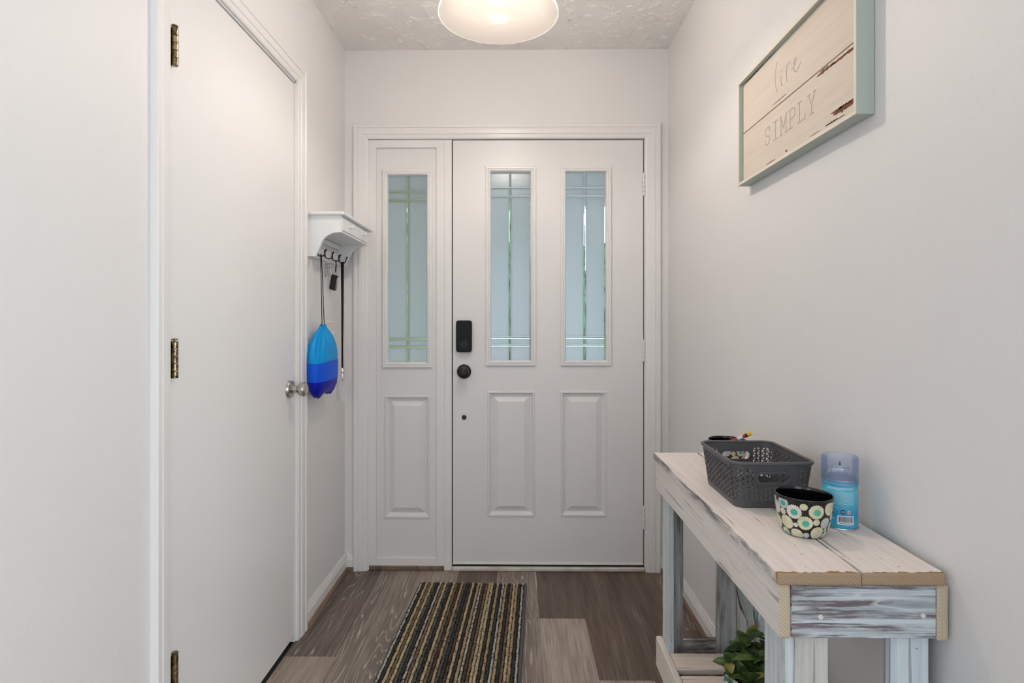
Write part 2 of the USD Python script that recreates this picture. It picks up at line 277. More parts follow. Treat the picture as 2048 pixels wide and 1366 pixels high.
M['crack'] = pbr('dark_crack', lin(58, 40, 30), .9)
M['ink'] = pbr('grey_lettering', lin(190, 178, 168), .8)
M['red'] = pbr('red_lacquer', lin(205, 20, 24), .3)
M['yellow'] = pbr('yellow_cap', lin(225, 190, 30), .4)
M['maroon'] = pbr('dark_red_lacquer', lin(70, 18, 18), .3)
M['basket'] = bumped('grey_basket_plastic', lin(86, 86, 88), .42, 300, .0002)
M['glaze'] = pbr('black_glaze', lin(14, 13, 13), .12, spec=.6)
FL = {k: bumped('flower_glaze_' + k, a, .25, 150, .0002, col2=b, cscale=70) for k, a, b in (('cream', lin(226, 222, 196), lin(206, 200, 160)), ('ivory', lin(228, 222, 212), lin(205, 198, 186)), ('mint', lin(196, 216, 190), lin(170, 196, 172)), ('grey', lin(180, 186, 190), lin(208, 208, 196)), ('teal', lin(40, 168, 150), lin(110, 196, 170)))}
M['can_blue'] = mat('can_lithograph', {'g': ('geometry', {}), 's': ('separate_xyz', {}), 'n': ('noise_texture', dict(scale=30, detail=2)), 'm': ('math', dict(math_type='multiply_add', value2=.03)), 'mr': ('map_range', dict(from_min=.777, from_max=.9)),
    'r': ('rgb_ramp', dict(ramp=[(0, lin(52, 168, 205)), (.28, lin(64, 176, 214)), (.34, lin(44, 150, 205)), (.42, lin(60, 170, 214)), (.75, lin(110, 200, 225)), (.8, lin(62, 182, 216)), (1, lin(90, 196, 222))])), 'p': ('principled_bsdf', dict(roughness=.3))},
    [('g.position', 's.vector'), ('g.position', 'n.vector'), ('n.fac', 'm.value1'), ('s.z', 'm.value3'), ('m.value', 'mr.value'), ('mr.result', 'r.fac'), ('r.color', 'p.base_color')], 'p.BSDF')
M['print_white'] = pbr('white_print', lin(236, 240, 244), .4)
M['print_pale'] = pbr('pale_blue_print', lin(176, 220, 238), .4)
M['print_navy'] = pbr('navy_print', lin(24, 46, 104), .4)
M['print_red'] = pbr('red_print', lin(196, 40, 40), .4)
M['print_black'] = pbr('black_print', lin(24, 26, 32), .4)
M['cap'] = mat('clear_blue_cap', {'t': ('transparent_bsdf', dict(color=(.86, .90, .985))), 'd': ('principled_bsdf', dict(base_color=(.62, .70, .88), roughness=.1)), 'f': ('fresnel', dict(IOR=1.45)), 'a': ('math', dict(math_type='add', value2=.10)), 'x': ('mix_closure', {})}, [('f.fac', 'a.value1'), ('a.value', 'x.fac'), ('t.BSDF', 'x.closure1'), ('d.BSDF', 'x.closure2')], 'x.closure')
M['steel'] = pbr('tin_steel', lin(200, 205, 212), .3, .9)
for k, c in (('light', (0, 150, 222)), ('mid', (0, 88, 222)), ('dark', (0, 20, 165))):
    M['bag_' + k] = bumped('nylon_' + k, lin(*c), .5, 120, .0006, spec=.25)
M['plate_white'] = pbr('switch_plate_plastic', lin(232, 227, 220), .4)
M['shade'] = mat('opal_glass_shade', {'d': ('principled_bsdf', dict(base_color=(.24, .23, .215), roughness=.15)), 't': ('translucent_bsdf', dict(color=(.98, .96, .93))), 'c': ('transparent_bsdf', dict(color=(.99, .98, .97))), 'x': ('mix_closure', dict(fac=.82)), 'y': ('mix_closure', dict(fac=.62))},
    [('d.BSDF', 'x.closure1'), ('t.BSDF', 'x.closure2'), ('x.closure', 'y.closure1'), ('c.BSDF', 'y.closure2')], 'y.closure')
M['bulb'] = mat('lit_bulb', {'e': ('emission', dict(color=(1., .87, .76), strength=BULB))}, [], 'e.emission')
M['frost'] = mat('frosted_glass', {'t': ('translucent_bsdf', dict(color=(.88, .92, .95))), 'r': ('refraction_bsdf', dict(color=(.9, .93, .95), roughness=.6, IOR=1.03)), 'g': ('glossy_bsdf', dict(color=(.9, .9, .9), roughness=.25)), 'x': ('mix_closure', dict(fac=.2)), 'y': ('mix_closure', dict(fac=.07))},
    [('t.BSDF', 'x.closure1'), ('r.BSDF', 'x.closure2'), ('x.closure', 'y.closure1'), ('g.BSDF', 'y.closure2')], 'y.closure')
M['bevel'] = mat('clear_bevel_glass', {'g': ('glass_bsdf', dict(color=(.93, .99, .97), roughness=.02, IOR=1.45))}, [], 'g.BSDF')
M['glass'] = mat('clear_glass', {'g': ('glass_bsdf', dict(color=(.95, .98, .98), roughness=.01, IOR=1.45))}, [], 'g.BSDF')
M['soil'] = bumped('dark_soil', lin(50, 40, 32), .9, 120, .003)
def leaf_mat(name, a, b):
    return mat(name, {'g': ('geometry', {}), 'n': ('noise_texture', dict(scale=45, detail=3)), 'r': ('rgb_ramp', dict(ramp=[(.35, a), (.65, b)])), 'p': ('principled_bsdf', dict(roughness=.38)), 't': ('translucent_bsdf', {}), 'x': ('mix_closure', dict(fac=.15))},
               [('g.position', 'n.vector'), ('n.fac', 'r.fac'), ('r.color', 'p.base_color'), ('r.color', 't.color'), ('p.BSDF', 'x.closure1'), ('t.BSDF', 'x.closure2')], 'x.closure')
LEAF = [leaf_mat('leaf_green', lin(84, 112, 56), lin(128, 152, 84)), leaf_mat('leaf_dark', lin(58, 84, 44), lin(96, 122, 62)), leaf_mat('leaf_yellow', lin(134, 138, 70), lin(170, 160, 92)), leaf_mat('leaf_deep', lin(48, 70, 40), lin(78, 104, 56))]
M['teal_paint'] = pbr('teal_paint', lin(20, 120, 150), .5)
M['pot_cream'] = pbr('cream_ceramic', lin(224, 216, 196), .5)
def yarn(name, c, d=.55):
    c2 = tuple(x * d for x in c)
    return mat(name, {'g': ('geometry', {}), 'v': ('voronoi_texture', dict(scale=120, randomness=1.)), 's': ('separate_color', {}), 'r': ('rgb_ramp', dict(ramp=[(.05, c2), (.30, c), (.9, tuple(min(1, x * 1.22) for x in c))])), 'n': ('noise_texture', dict(scale=900, detail=2)), 'b': ('bump', dict(strength=1., distance=.001)), 'p': ('principled_bsdf', dict(roughness=.95, specular_ior_level=.1))},
               [('g.position', 'v.vector'), ('v.color', 's.color'), ('s.r', 'r.fac'), ('r.color', 'p.base_color'), ('g.position', 'n.vector'), ('n.fac', 'b.height'), ('b.normal', 'p.normal')], 'p.BSDF')
YARN = dict(w=yarn('yarn_white', lin(180, 177, 168), .25), k=yarn('yarn_charcoal', lin(70, 68, 65), .6), g=yarn('yarn_grey', lin(96, 94, 90)), b=yarn('yarn_beige', lin(186, 170, 138)), t=yarn('yarn_tan', lin(172, 150, 118)), n=yarn('yarn_brown', lin(124, 106, 88)), d=yarn('yarn_dark_brown', lin(88, 75, 65), .6))
M['rug_back'] = pbr('rug_backing', lin(40, 38, 37), .95)
M['rug_bind'] = bumped('rug_binding', lin(92, 92, 94), .9, 800, .0008)
# outdoors
M['lawn'] = bumped('lawn_green', lin(88, 120, 60), .9, 40, .02, col2=lin(130, 156, 84), cscale=2)
M['porch'] = pbr('porch_concrete', lin(188, 186, 182), .8)
M['porch_ceiling'] = pbr('porch_ceiling_paint', lin(222, 214, 216), .6)
M['tint_wall'] = pbr('olive_tint_wall', lin(176, 172, 128), .7)  # olive tone chosen to colour the light reaching the sidelight
M['hedge'] = bumped('hedge_green', lin(40, 66, 44), .9, 12, .05, col2=lin(150, 180, 150), cscale=3)

# ------------------------------------------------------------------ the room
D = 2.716; XL, XR = -.8295, .7149; CEIL = 2.4875; YO = .30       # the hall opens into the room behind the camera at y = YO
RX0, RX1, RY = -2.6, 2.6, -3.3
fl = thing('floor', 'grey-brown oak-look plank floor of the entry hall', 'floor', kind='structure')
part('subfloor', bx(RX0 - .1, RX1 + .1, RY - .1, D + .12, -.05, -.0065), M['rug_back'], fl)
PW = .1835
xs = [-.648 + PW * i for i in range(-11, 19)]
fixed = {-1: ([2.014], {0: 2, 1: 0}), 0: ([1.30], {0: 0, 1: 1}), 1: ([.9, 2.12], {0: 1, 1: 1, 2: 2}), 2: ([1.72], {0: 1, 1: 3}), 3: ([1.45], {0: 0, 1: 1}), 4: ([2.282], {0: 4, 1: 3}), 5: ([1.89], {0: 2, 1: 3}), 6: ([1.35], {0: 1, 1: 3}), 7: ([2.2], {0: 3, 1: 0})}
for i, x0 in enumerate(xs):
    k = i - 11; x1 = x0 + PW
    a, b = max(x0, RX0), min(x1, RX1)
    if b - a < .02: continue
    hall = b > XL and a < XR
    top = D if hall else YO
    js, tones = fixed.get(k, ([], {}))
    cuts = [top] + sorted([j for j in js if j < top], reverse=True)
    while cuts[-1] > RY: cuts.append(cuts[-1] - 1.22 if len(cuts) > 1 or js else cuts[-1] - .4 - .8 * rng.random())
    cuts[-1] = RY; n = len(js)
    for q in range(len(cuts) - 1):
        t = tones.get(n - q, rng.choice([0, 1, 2, 3, 4])) if q <= n else rng.choice([0, 1, 2, 3, 4])
        if cuts[q] - cuts[q + 1] < .01: continue
        part('plank', rbx(a, b, cuts[q + 1], cuts[q], -.007, 0, .0006), PL[t], fl)
part('ceiling', bx(RX0 - .1, RX1 + .1, RY - .1, D + .12, CEIL, CEIL + .1), M['ceiling'], cat='ceiling', label='white stomp-textured ceiling of the entry hall', kind='structure')
def ridges():
    """stomp-brush drywall texture: fans of short raised plaster strokes."""
    r = random.Random(17); V, F = [], []
    for _ in range(900):
        cx, cy = r.uniform(XL + .02, XR - .02), r.uniform(1.45, D - .015); a0 = r.random() * 6.28; span = r.uniform(.6, 2.2)
        for k in range(r.randint(5, 11)):
            a = a0 + span * (r.random() - .5); d0 = r.uniform(.004, .020); L = r.uniform(.010, .034); h = r.uniform(.0010, .0028); w = r.uniform(.0012, .0028)
            da = r.uniform(-.35, .35); p = np.array([cx + d0 * math.cos(a), cy + d0 * math.sin(a)]); n0 = len(V); N = 4
            for i in range(N + 1):
                t = i / N; ww = w * math.sin(math.pi * (.12 + .8 * t)); hh = h * math.sin(math.pi * (.1 + .82 * t)); q = np.array([math.cos(a), math.sin(a)]); m = np.array([-q[1], q[0]])
                for u, z in ((-1, -.0004), (-.4, hh), (.4, hh), (1, -.0004)): V.append((*(p + m * ww * u), CEIL - z))
                p = p + q * L / N; a += da / N
            for i in range(N):
                for j in range(3): F.append((n0 + i * 4 + j, n0 + i * 4 + 4 + j, n0 + i * 4 + 5 + j, n0 + i * 4 + 1 + j))
    V = np.array(V); ok = (V[:, 0] > XL) & (V[:, 0] < XR) & (V[:, 1] < D); F = np.array(F); F = F[ok[F].all(1)]
    return V, F
part('plaster_strokes', ridges(), M['ceiling'], '/World/ceiling', kind='stuff', smooth=True)
def wallq(name, poly, depth, to, label):
    part(name, extr(poly, depth, to), M['wall'], label=label, cat='wall', kind='structure')
OPX0, OPX1, OPZ = -.718, .605, 2.061
far = sbox(XL - .12, 0, XR + .12, CEIL).difference(sbox(OPX0, -.01, OPX1, OPZ))
wallq('wall_far', far, .12, lambda a, b, t: (a, D + t, b), 'white end wall around the front door')
DY0, DY1, DZ = 1.338, 2.112, 2.083                                  # closet door opening in the left wall
lw = sbox(YO, 0, D, CEIL).difference(sbox(DY0, -.01, DY1, DZ))
wallq('wall_left', lw, .12, lambda a, b, t: (XL - t, a, b), 'white left hall wall holding the closet door')
wallq('wall_right', sbox(YO, 0, D, CEIL), .12, lambda a, b, t: (XR + t, a, b), 'white right hall wall behind the console table')
part('wall_closet_back', bx(XL - .75, XL - .70, DY0 - .3, DY1 + .3, 0, CEIL), M['wall'], kind='structure', label='dark inner wall of the closet behind its door', cat='wall')
wallq('wall_return_left', sbox(RX0, 0, XL - .12, CEIL), .12, lambda a, b, t: (a, YO + t, b), 'white wall beside the hall opening, left of the camera')
wallq('wall_return_right', sbox(XR + .12, 0, RX1, CEIL), .12, lambda a, b, t: (a, YO + t, b), 'white wall beside the hall opening, right of the camera')
added_side_win = sbox(-3.1, .35, -1.1, 2.05)  # openings for the side windows added to light the hall
wallq('wall_rear_left', sbox(RY, 0, YO + .12, CEIL).difference(added_side_win), .12, lambda a, b, t: (RX0 - t, a, b), 'white left wall of the room behind the camera')
wallq('wall_rear_right', sbox(RY, 0, YO + .12, CEIL).difference(added_side_win), .12, lambda a, b, t: (RX1 + t, a, b), 'white right wall of the room behind the camera')
wallq('wall_rear', sbox(RX0 - .12, 0, RX1 + .12, CEIL).difference(sbox(-.75, .5, 1.35, 2.2)), .12, lambda a, b, t: (a, RY - t, b), 'white back wall with an added window, behind the camera')
def win(name, a0, a1, b0, b1, to, label):  # unseen frames around the added window lights
    w = thing(name, label, 'window', kind='structure')
    part('window_frame', extr(sbox(a0, b0, a1, b1).difference(sbox(a0 + .05, b0 + .05, a1 - .05, b1 - .05)), .06, to), M['trim'], w)
    part('mullion', extr(sbox((a0 + a1) / 2 - .03, b0 + .05, (a0 + a1) / 2 + .03, b1 - .05), .05, to), M['trim'], w)
win('window_2', -.75, 1.35, .5, 2.2, lambda a, b, t: (a, RY - .01 - t, b), 'unseen white framed window added in the back wall to light the hall')
win('window_3', -3.1, -1.1, .35, 2.05, lambda a, b, t: (RX1 + .01 + t, a, b), 'unseen white framed window added on the right to light the left hall wall')
win('window_4', -3.1, -1.1, .35, 2.05, lambda a, b, t: (RX0 - .01 - t, a, b), 'unseen white framed window added on the left to light the right hall wall')

# casings
t1 = thing('trim_1', 'white moulded casing around the front door and sidelight', 'door casing', kind='structure')
WC = .066
part('casing_leg', casing((OPX0, D, 0), (0, 0, 1), (-1, 0, 0), (0, -1, 0), OPZ, 0, 1, WC), M['trim'], t1)
part('casing_leg', casing((OPX1, D, 0), (0, 0, 1), (1, 0, 0), (0, -1, 0), OPZ, 0, 1, .071), M['trim'], t1)
part('casing_head', casing((OPX0, D, OPZ), (1, 0, 0), (0, 0, 1), (0, -1, 0), OPX1 - OPX0, 1, 1, WC), M['trim'], t1)
part('jamb', cat_(bx(OPX0, OPX0 + .005, D, D + .11, 0, OPZ), bx(OPX0, OPX1, D, D + .11, OPZ - .0008, OPZ)), M['trim'], t1)
part('jamb', bx(.6015, OPX1, D, D + .11, 0, OPZ - .0008), M['trim'], t1)
part('mullion_post', rbx(-.3537, -.3165, D - .002, D + .11, 0, OPZ - .002, .002), M['trim'], t1)
part('weatherstrip_gap_shade', cat_(bx(-.3133, .598, D + .004, D + .03, .0195, .0315), bx(-.3165, -.3133, D + .010, D + .1, .03, OPZ - .003), bx(.598, .6015, D + .010, D + .1, .03, OPZ - .003), bx(-.3165, .6015, D + .010, D + .1, OPZ - .0022, OPZ - .0008)), M['black_gap'], t1)  # weatherstrip blackened, with a block below, to paint shade into the door gaps
part('threshold', rbx(-.3165, .6015, D - .012, D + .11, .0, .020, .005), bumped('worn_threshold', lin(222, 216, 208), .6, 40, .0004, col2=lin(196, 188, 178), cscale=18), t1)
part('sill_strip', rbx(OPX0 + .005, -.3537, D - .004, D + .02, .0, .022, .004), M['oak_strip'], t1)
t2 = thing('trim_2', 'white moulded casing around the closet door', 'door casing', kind='structure')
WL = .062
part('casing_leg', casing((XL, DY0, 0), (0, 0, 1), (0, -1, 0), (1, 0, 0), DZ, 0, 1, WL), M['trim'], t2)
part('casing_leg', casing((XL, DY1, 0), (0, 0, 1), (0, 1, 0), (1, 0, 0), DZ, 0, 1, .082), M['trim'], t2)
part('casing_head', casing((XL, DY0, DZ), (0, 1, 0), (0, 0, 1), (1, 0, 0), DY1 - DY0, 1, 1, WL), M['trim'], t2)
part('jamb', cat_(bx(XL - .115, XL, DY1 - .007, DY1, 0, DZ), bx(XL - .115, XL, DY0, DY0 + .005, 0, DZ), bx(XL - .115, XL, DY0, DY1, DZ - .006, DZ)), M['trim'], t2)
# baseboards with their brown shoe moulding
def base(name, p0, p1, inward, label, z1=.081):
    p0, p1, n = np.array(p0, float), np.array(p1, float), np.array(inward, float)
    b = thing(name, label, 'baseboard', kind='structure'); L = np.linalg.norm(p1 - p0); al = (p1 - p0) / L
    pr = Polygon([(0, .015), (.012, .015), (.012, .055), (.009, .062), (.009, .067), (.006, .073), (.004, z1), (0, z1)])
    f = lambda a, h, t: (p0[0] + n[0] * a + al[0] * t, p0[1] + n[1] * a + al[1] * t, h)
    part('board', extr(pr, L, f), M['trim'], b)
    q = Polygon([(0.0, 0), (.024, 0)] + [(.010 + .014 * math.cos(t), .020 * math.sin(t)) for t in np.linspace(0, math.pi / 2, 6)][1:] + [(0, .020)])
    part('shoe_moulding', extr(q, L, f), M['oak_strip'], b, label='brown quarter-round shoe moulding')
base('baseboard_left', (XL, DY1 + .083), (XL, D), (1, 0), 'white baseboard on the left wall with brown quarter round')
base('baseboard_right', (XR, D), (XR, YO), (-1, 0), 'white baseboard on the right wall running behind the console table')
base('baseboard_far_left', (XL + .012, D), (OPX0 - WC, D), (0, -1), 'short white baseboard stub left of the front door casing')
base('baseboard_far_right', (OPX1 + .071, D), (XR - .012, D), (0, -1), 'short white baseboard stub right of the front door casing')

# ------------------------------------------------------------------ front door and sidelight
DF = D + .004                                                       # face of the door leaf
to_door = lambda a, b, d: (a, DF - d, b)
PANEL = [(0, 0), (.003, .0045), (.009, .0045), (.012, -.003), (.020, -.0085), (.022, -.0085), (.0235, -.0115), (.027, -.0115), (.0285, -.010), (.051, .0015)]
GFRAME = [(0, -.001), (0, .007), (.004, .011), (.010, .011), (.013, .008), (.016, .0115), (.021, .0105), (.026, .003), (.027, -.020)]
def leaf_mesh(x0, x1, z0, z1, holes, face, th=.042):
    p = sbox(x0, z0, x1, z1)
    for h in holes: p = p.difference(sbox(*h))
    return extr(p, th, lambda a, b, t: (a, face + t, b))
def glazing(parent, gx0, gx1, gz0, gz1, zs, fr, face):
    """moulded frame > frosted panes between clear bevelled bars."""
    g = part('glass_frame', rect_loft(fr[0], fr[1], fr[2], fr[3], [(min(i, .0275), d) for i, d in GFRAME], lambda a, b, d: (a, face - d, b), fill=False), M['trim'], parent)
    xm = (gx0 + gx1) / 2; hb = .0055
    zz = [gz0 - .004] + sorted(zs) + [gz1 + .004]
    for (xa, xb) in ((gx0 - .004, xm - hb), (xm + hb, gx1 + .004)):
        for i in range(len(zz) - 1):
            za = zz[i] + (hb if i else 0); zb = zz[i + 1] - (hb if i < len(zz) - 2 else 0)
            part('frosted_pane', bx(xa, xb, face + .014, face + .018, za, zb), M['frost'], g)
    pr = Polygon([(-hb, 0), (hb, 0), (hb, .004), (.0022, .0075), (-.0022, .0075), (-hb, .004)])
    cuts = zz
    for i in range(len(zz) - 1):
        za = zz[i] + (hb if i else 0); zb = zz[i + 1] - (hb if i < len(zz) - 2 else 0)
        part('bevelled_bar', extr(pr, zb - za, lambda a, d, t: (xm + a, face + .019 - d, za + t)), M['bevel'], g)
    for z in sorted(zs):
        part('bevelled_bar', extr(pr, gx1 - gx0 + .008, lambda a, d, t: (gx0 - .004 + t, face + .019 - d, z + a)), M['bevel'], g)
    return g
d1 = thing('door_1', 'white front door with two tall frosted panes, black lock and knob', 'door', (.142, D, .02), kind='structure')
dz0, dz1 = .034, 2.0565
g1 = (-.1552, .0859, .9777, 1.9303); g2 = (.2027, .4455, .978, 1.9292)
p1 = (-.1457, .0811, .2572, .8581); p2 = (.2027, .4241, .2584, .8585)
hole = lambda r, i: (r[0] + i, r[2] + i, r[1] - i, r[3] - i)
part('leaf', leaf_mesh(-.3122, .5970, dz0, dz1, [hole(g1, .01), hole(g2, .01), hole(p1, 0), hole(p2, 0)], DF), M['door'], d1)
for r in (p1, p2): part('raised_panel', rect_loft(r[0], r[1], r[2], r[3], PANEL, to_door), M['door'], d1)
zs = [1.8296, 1.789, 1.1127, 1.0754]
glazing(d1, -.1289, .0525, 1.0063, 1.8991, zs, g1, DF); glazing(d1, .2313, .4098, 1.0065, 1.8982, zs, g2, DF)
part('door_sweep', rbx(-.312, .597, DF - .006, DF + .02, .030, .037, .001), M['trim'], d1)
lk = part('smart_lock', extr(sbox(-.2939 + .012, 1.0443 + .012, -.2197 - .012, 1.1948 - .012).buffer(.012, quad_segs=6), .024, lambda a, b, t: (a, DF - t, b)), M['lock_face'], d1, label='black electronic deadbolt')
part('thumb_turn', cat_(lathe([(0, .024), (.0175, .024), (.0175, .0262), (.0155, .0262), (.0155, .0245), (0, .0245)], 32, (-.2565, DF, 1.082), '-y'), rbx(-.2595, -.2535, DF - .034, DF - .024, 1.07, 1.094, .002)), M['black_metal'], lk)
kb = part('door_knob', lathe([(0, 0), (.034, 0), (.034, .006), (.031, .009), (.016, .012), (.0125, .022), (.0125, .032), (.019, .036), (.0255, .044), (.027, .052), (.025, .060), (.019, .0645), (.012, .066), (0, .066)], 40, (-.258, DF, .9511), '-y'), M['black_metal'], d1, smooth=35, label='round black door knob')
part('hole_plug', lathe([(0, 0), (.0115, 0), (.0115, .002), (.009, .004), (0, .0042)], 24, (-.258, DF, .7313), '-y'), M['black_plastic'], d1, label='small round black plug')
def lathe_hinge(y, x, z0, z1, r=.0072, gap=.0004):
    h = (z1 - z0) / 5; segs = []
    for q in range(5):
        segs.append(lathe([(0, z0 + q * h + gap), (r - .0006, z0 + q * h + gap), (r, z0 + q * h + gap + .0008), (r, z0 + (q + 1) * h - gap - .0008), (r - .0006, z0 + (q + 1) * h - gap), (0, z0 + (q + 1) * h - gap)], 16, (x, y, 0)))
    return segs
for z0, z1 in ((1.7876, 1.8948), (.9995, 1.1019), (.2019, .309)):
    hg = part('hinge', cat_(*lathe_hinge(DF - .0045, .5985, z0, z1, .0062, .0011)), M['trim'], d1, label='white painted hinge', smooth=35)
    part('pin', tube([(.5985, DF - .0045, z0 + .001), (.5985, DF - .0045, z1 + .003)], .003, 8), M['trim'], hg)
    part('hinge_leaf', bx(.5975, .6012, DF + .002, DF + .006, z0, z1), M['black_gap'], hg)  # near-black strip painting the shaded gap beside the white hinge
w1 = thing('window_1', 'narrow white sidelight with one frosted pane left of the front door', 'window', (-.534, D, .02), kind='structure')
SF = D + .004
part('stop_frame', cat_(*[extr(Polygon(q), .012, lambda a, b, t: (a, SF - .0035 + t, b)) for q in (
    [(-.713, 2.0587), (-.3537, 2.0587), (-.3896, 2.022), (-.6795, 2.022)], [(-.713, .022), (-.3537, .022), (-.3896, .056), (-.6795, .056)],
    [(-.713, .022), (-.6795, .056), (-.6795, 2.022), (-.713, 2.0587)], [(-.3537, .022), (-.3896, .056), (-.3896, 2.022), (-.3537, 2.0587)])]), M['trim'], w1)
sg = (-.6507, -.4111, .9677, 1.9173); sp = (-.6435, -.4207, .2458, .8359)
SL = SF + .006
part('leaf', leaf_mesh(-.6795, -.3896, .056, 2.022, [hole(sg, .01), hole(sp, 0)], SL, .036), M['door'], w1)
part('raised_panel', rect_loft(sp[0], sp[1], sp[2], sp[3], PANEL, lambda a, b, d: (a, SL - d, b)), M['door'], w1)
glazing(w1, -.6196, -.4422, 1.0011, 1.8885, [1.8153, 1.7747, 1.1046, 1.067], sg, SL)

# ------------------------------------------------------------------ closet door
d2 = thing('door_2', 'plain white flush closet door with brass hinges and satin knob', 'door', (XL, 1.73, .02), kind='structure')
part('leaf', rbx(XL - .036, XL - .001, 1.347, 2.1005, .022, 2.0725, .0015), M['closet'], d2)
for z0, z1 in ((1.8017, 1.894), (1.0539, 1.143), (.300, .3915)):
    hp = part('hinge', cat_(*lathe_hinge(1.355, XL + .0075, z0, z1)), M['brass'], d2, smooth=35, label='antique brass butt hinge')
    part('pin', lathe([(0, z1 - .001), (.003, z1 - .001), (.003, z1 + .003), (.0075, z1 + .0035), (.0075, z1 + .0055), (0, z1 + .0065)], 16, (XL + .0075, 1.355, 0)), M['brass'], hp, smooth=35)
    part('hinge_leaf', rbx(XL - .001, XL + .0015, 1.342, 1.355, z0, z1, .0005), M['brass'], hp)
kn = part('door_knob', lathe([(0, 0), (.033, 0), (.033, .003), (.030, .009), (.017, .013), (.0125, .018), (.0120, .030), (.0155, .034), (.0225, .039), (.0262, .047), (.0268, .054), (.0245, .0605), (.020, .0635), (.019, .0628), (.012, .0645), (0, .065)], 48, (XL - .001, 2.0566, .944), 'x'), M['nickel'], d2, smooth=35, label='satin nickel knob')
part('latch_plate', rbx(XL - .03, XL - .002, 2.1005, 2.1045, .925, .985, .0005), M['black_metal'], d2)

# ------------------------------------------------------------------ pendant lamp, ceiling hook
LX, LY, LZ = -.062, 1.80, 2.160
lamp = thing('pendant_lamp', 'opal white glass bell shade lamp hanging lit from the hall ceiling', 'ceiling lamp', (LX, LY, CEIL))
outer = [(.190, .0), (.1885, .006), (.181, .012), (.168, .024), (.156, .042), (.150, .050), (.146, .072), (.130, .102), (.095, .128), (.055, .142), (.030, .146)]
inner = [(.030, .142), (.053, .138), (.092, .124), (.126, .098), (.142, .070), (.1465, .047), (.1525, .037), (.165, .019), (.178, .008), (.1845, .003), (.187, -.001)]
part('shade', lathe([(r, LZ + z) for r, z in outer + inner] + [(.190, LZ)], 72, (LX, LY, 0)), M['shade'], lamp, smooth=30)
part('stem', tube([(LX, LY, LZ + .14), (LX, LY, LZ + .2), (LX, LY, CEIL - .02)], .007, 12), M['nickel'], lamp, smooth=True)
part('canopy', lathe([(0, CEIL), (.062, CEIL), (.060, CEIL - .010), (.035, CEIL - .024), (.009, CEIL - .028), (0, CEIL - .028)], 36, (LX, LY, 0)), M['nickel'], lamp, smooth=35)
sk = part('socket', lathe([(0, LZ + .146), (.020, LZ + .146), (.020, LZ + .105), (0, LZ + .105)], 24, (LX, LY, 0)), M['white_plastic'], lamp, smooth=35)
part('bulb', lathe([(0, LZ + .030), (.010, LZ + .0315), (.020, LZ + .037), (.0275, LZ + .047), (.030, LZ + .060), (.0275, LZ + .075), (.020, LZ + .090), (.013, LZ + .100), (.013, LZ + .108), (0, LZ + .108)], 32, (LX, LY, 0)), M['bulb'], lamp, smooth=True)
hx, hy = -.541, 2.576
hk = thing('ceiling_hook', 'small white screw hook in the ceiling left of the lamp', 'hook', (hx, hy, CEIL))
part('hook', tube([(hx, hy, CEIL)] + [(hx, hy, CEIL - .012)] + [(hx + .007 - .007 * math.cos(t), hy, CEIL - .016 - .007 * math.sin(t) - .012 * (t / math.pi)) for t in np.linspace(0, math.pi, 8)] + [(hx + .014, hy, CEIL - .024)], .0024, 8), M['white_plastic'], hk, smooth=True)
part('base_plate', lathe([(0, CEIL), (.008, CEIL), (.008, CEIL - .003), (0, CEIL - .003)], 16, (hx, hy, 0)), M['white_plastic'], hk)

# ------------------------------------------------------------------ framed sign
SY0, SY1, SZ0, SZ1 = 1.147, 1.760, 1.606, 1.923; SX = XR - .0382
sign = thing('framed_sign', 'whitewashed plank sign lettered live SIMPLY in a mint frame on the right wall', 'wall sign', (XR, (SY0 + SY1) / 2, SZ0))
fw = .0085
for nm, a in (('frame_rail', (SY0, SY1, SZ0, SZ0 + fw)), ('frame_rail', (SY0, SY1, SZ1 - fw, SZ1)), ('frame_stile', (SY0, SY0 + fw, SZ0 + fw, SZ1 - fw)), ('frame_stile', (SY1 - fw, SY1, SZ0 + fw, SZ1 - fw))):
    f = part(nm, bx(SX + .0012, XR - .001, a[0], a[1], a[2], a[3]), M['mint'], sign, label='mint green frame bar')
    part('front_edge', rbx(SX, SX + .0014, a[0], a[1], a[2], a[3], .0004), M['cream'], f, label='cream front edge')
FX = .690                                                            # face of the two planks
ZJ = 1.7637
PLK = wood('sign_plank_paint', 'y', G(172, 152, 134), G(200, 184, 168), G(214, 202, 188), G(222, 210, 197), 1.0, 21., bump=.0004, crack=0., specks=False)
for za, zb in ((SZ0 + fw, ZJ - .0012), (ZJ + .0012, SZ1 - fw)):
    part('plank', board(FX, FX + .012, SY0 + fw + .0005, SY1 - fw - .002, za + .0004, zb, 'y', 3 + int(za * 100), .0008, .00012), PLK, sign)
part('backing', bx(FX + .011, FX + .014, SY0 + fw, SY1 - fw, SZ0 + fw, SZ1 - fw), M['crack'], sign)
to_sign = lambda a, b, t: (FX - .0005 + t, a, b)
def strokes(lines, w): return unary_union([LineString(l).buffer(w / 2, quad_segs=4) for l in lines])
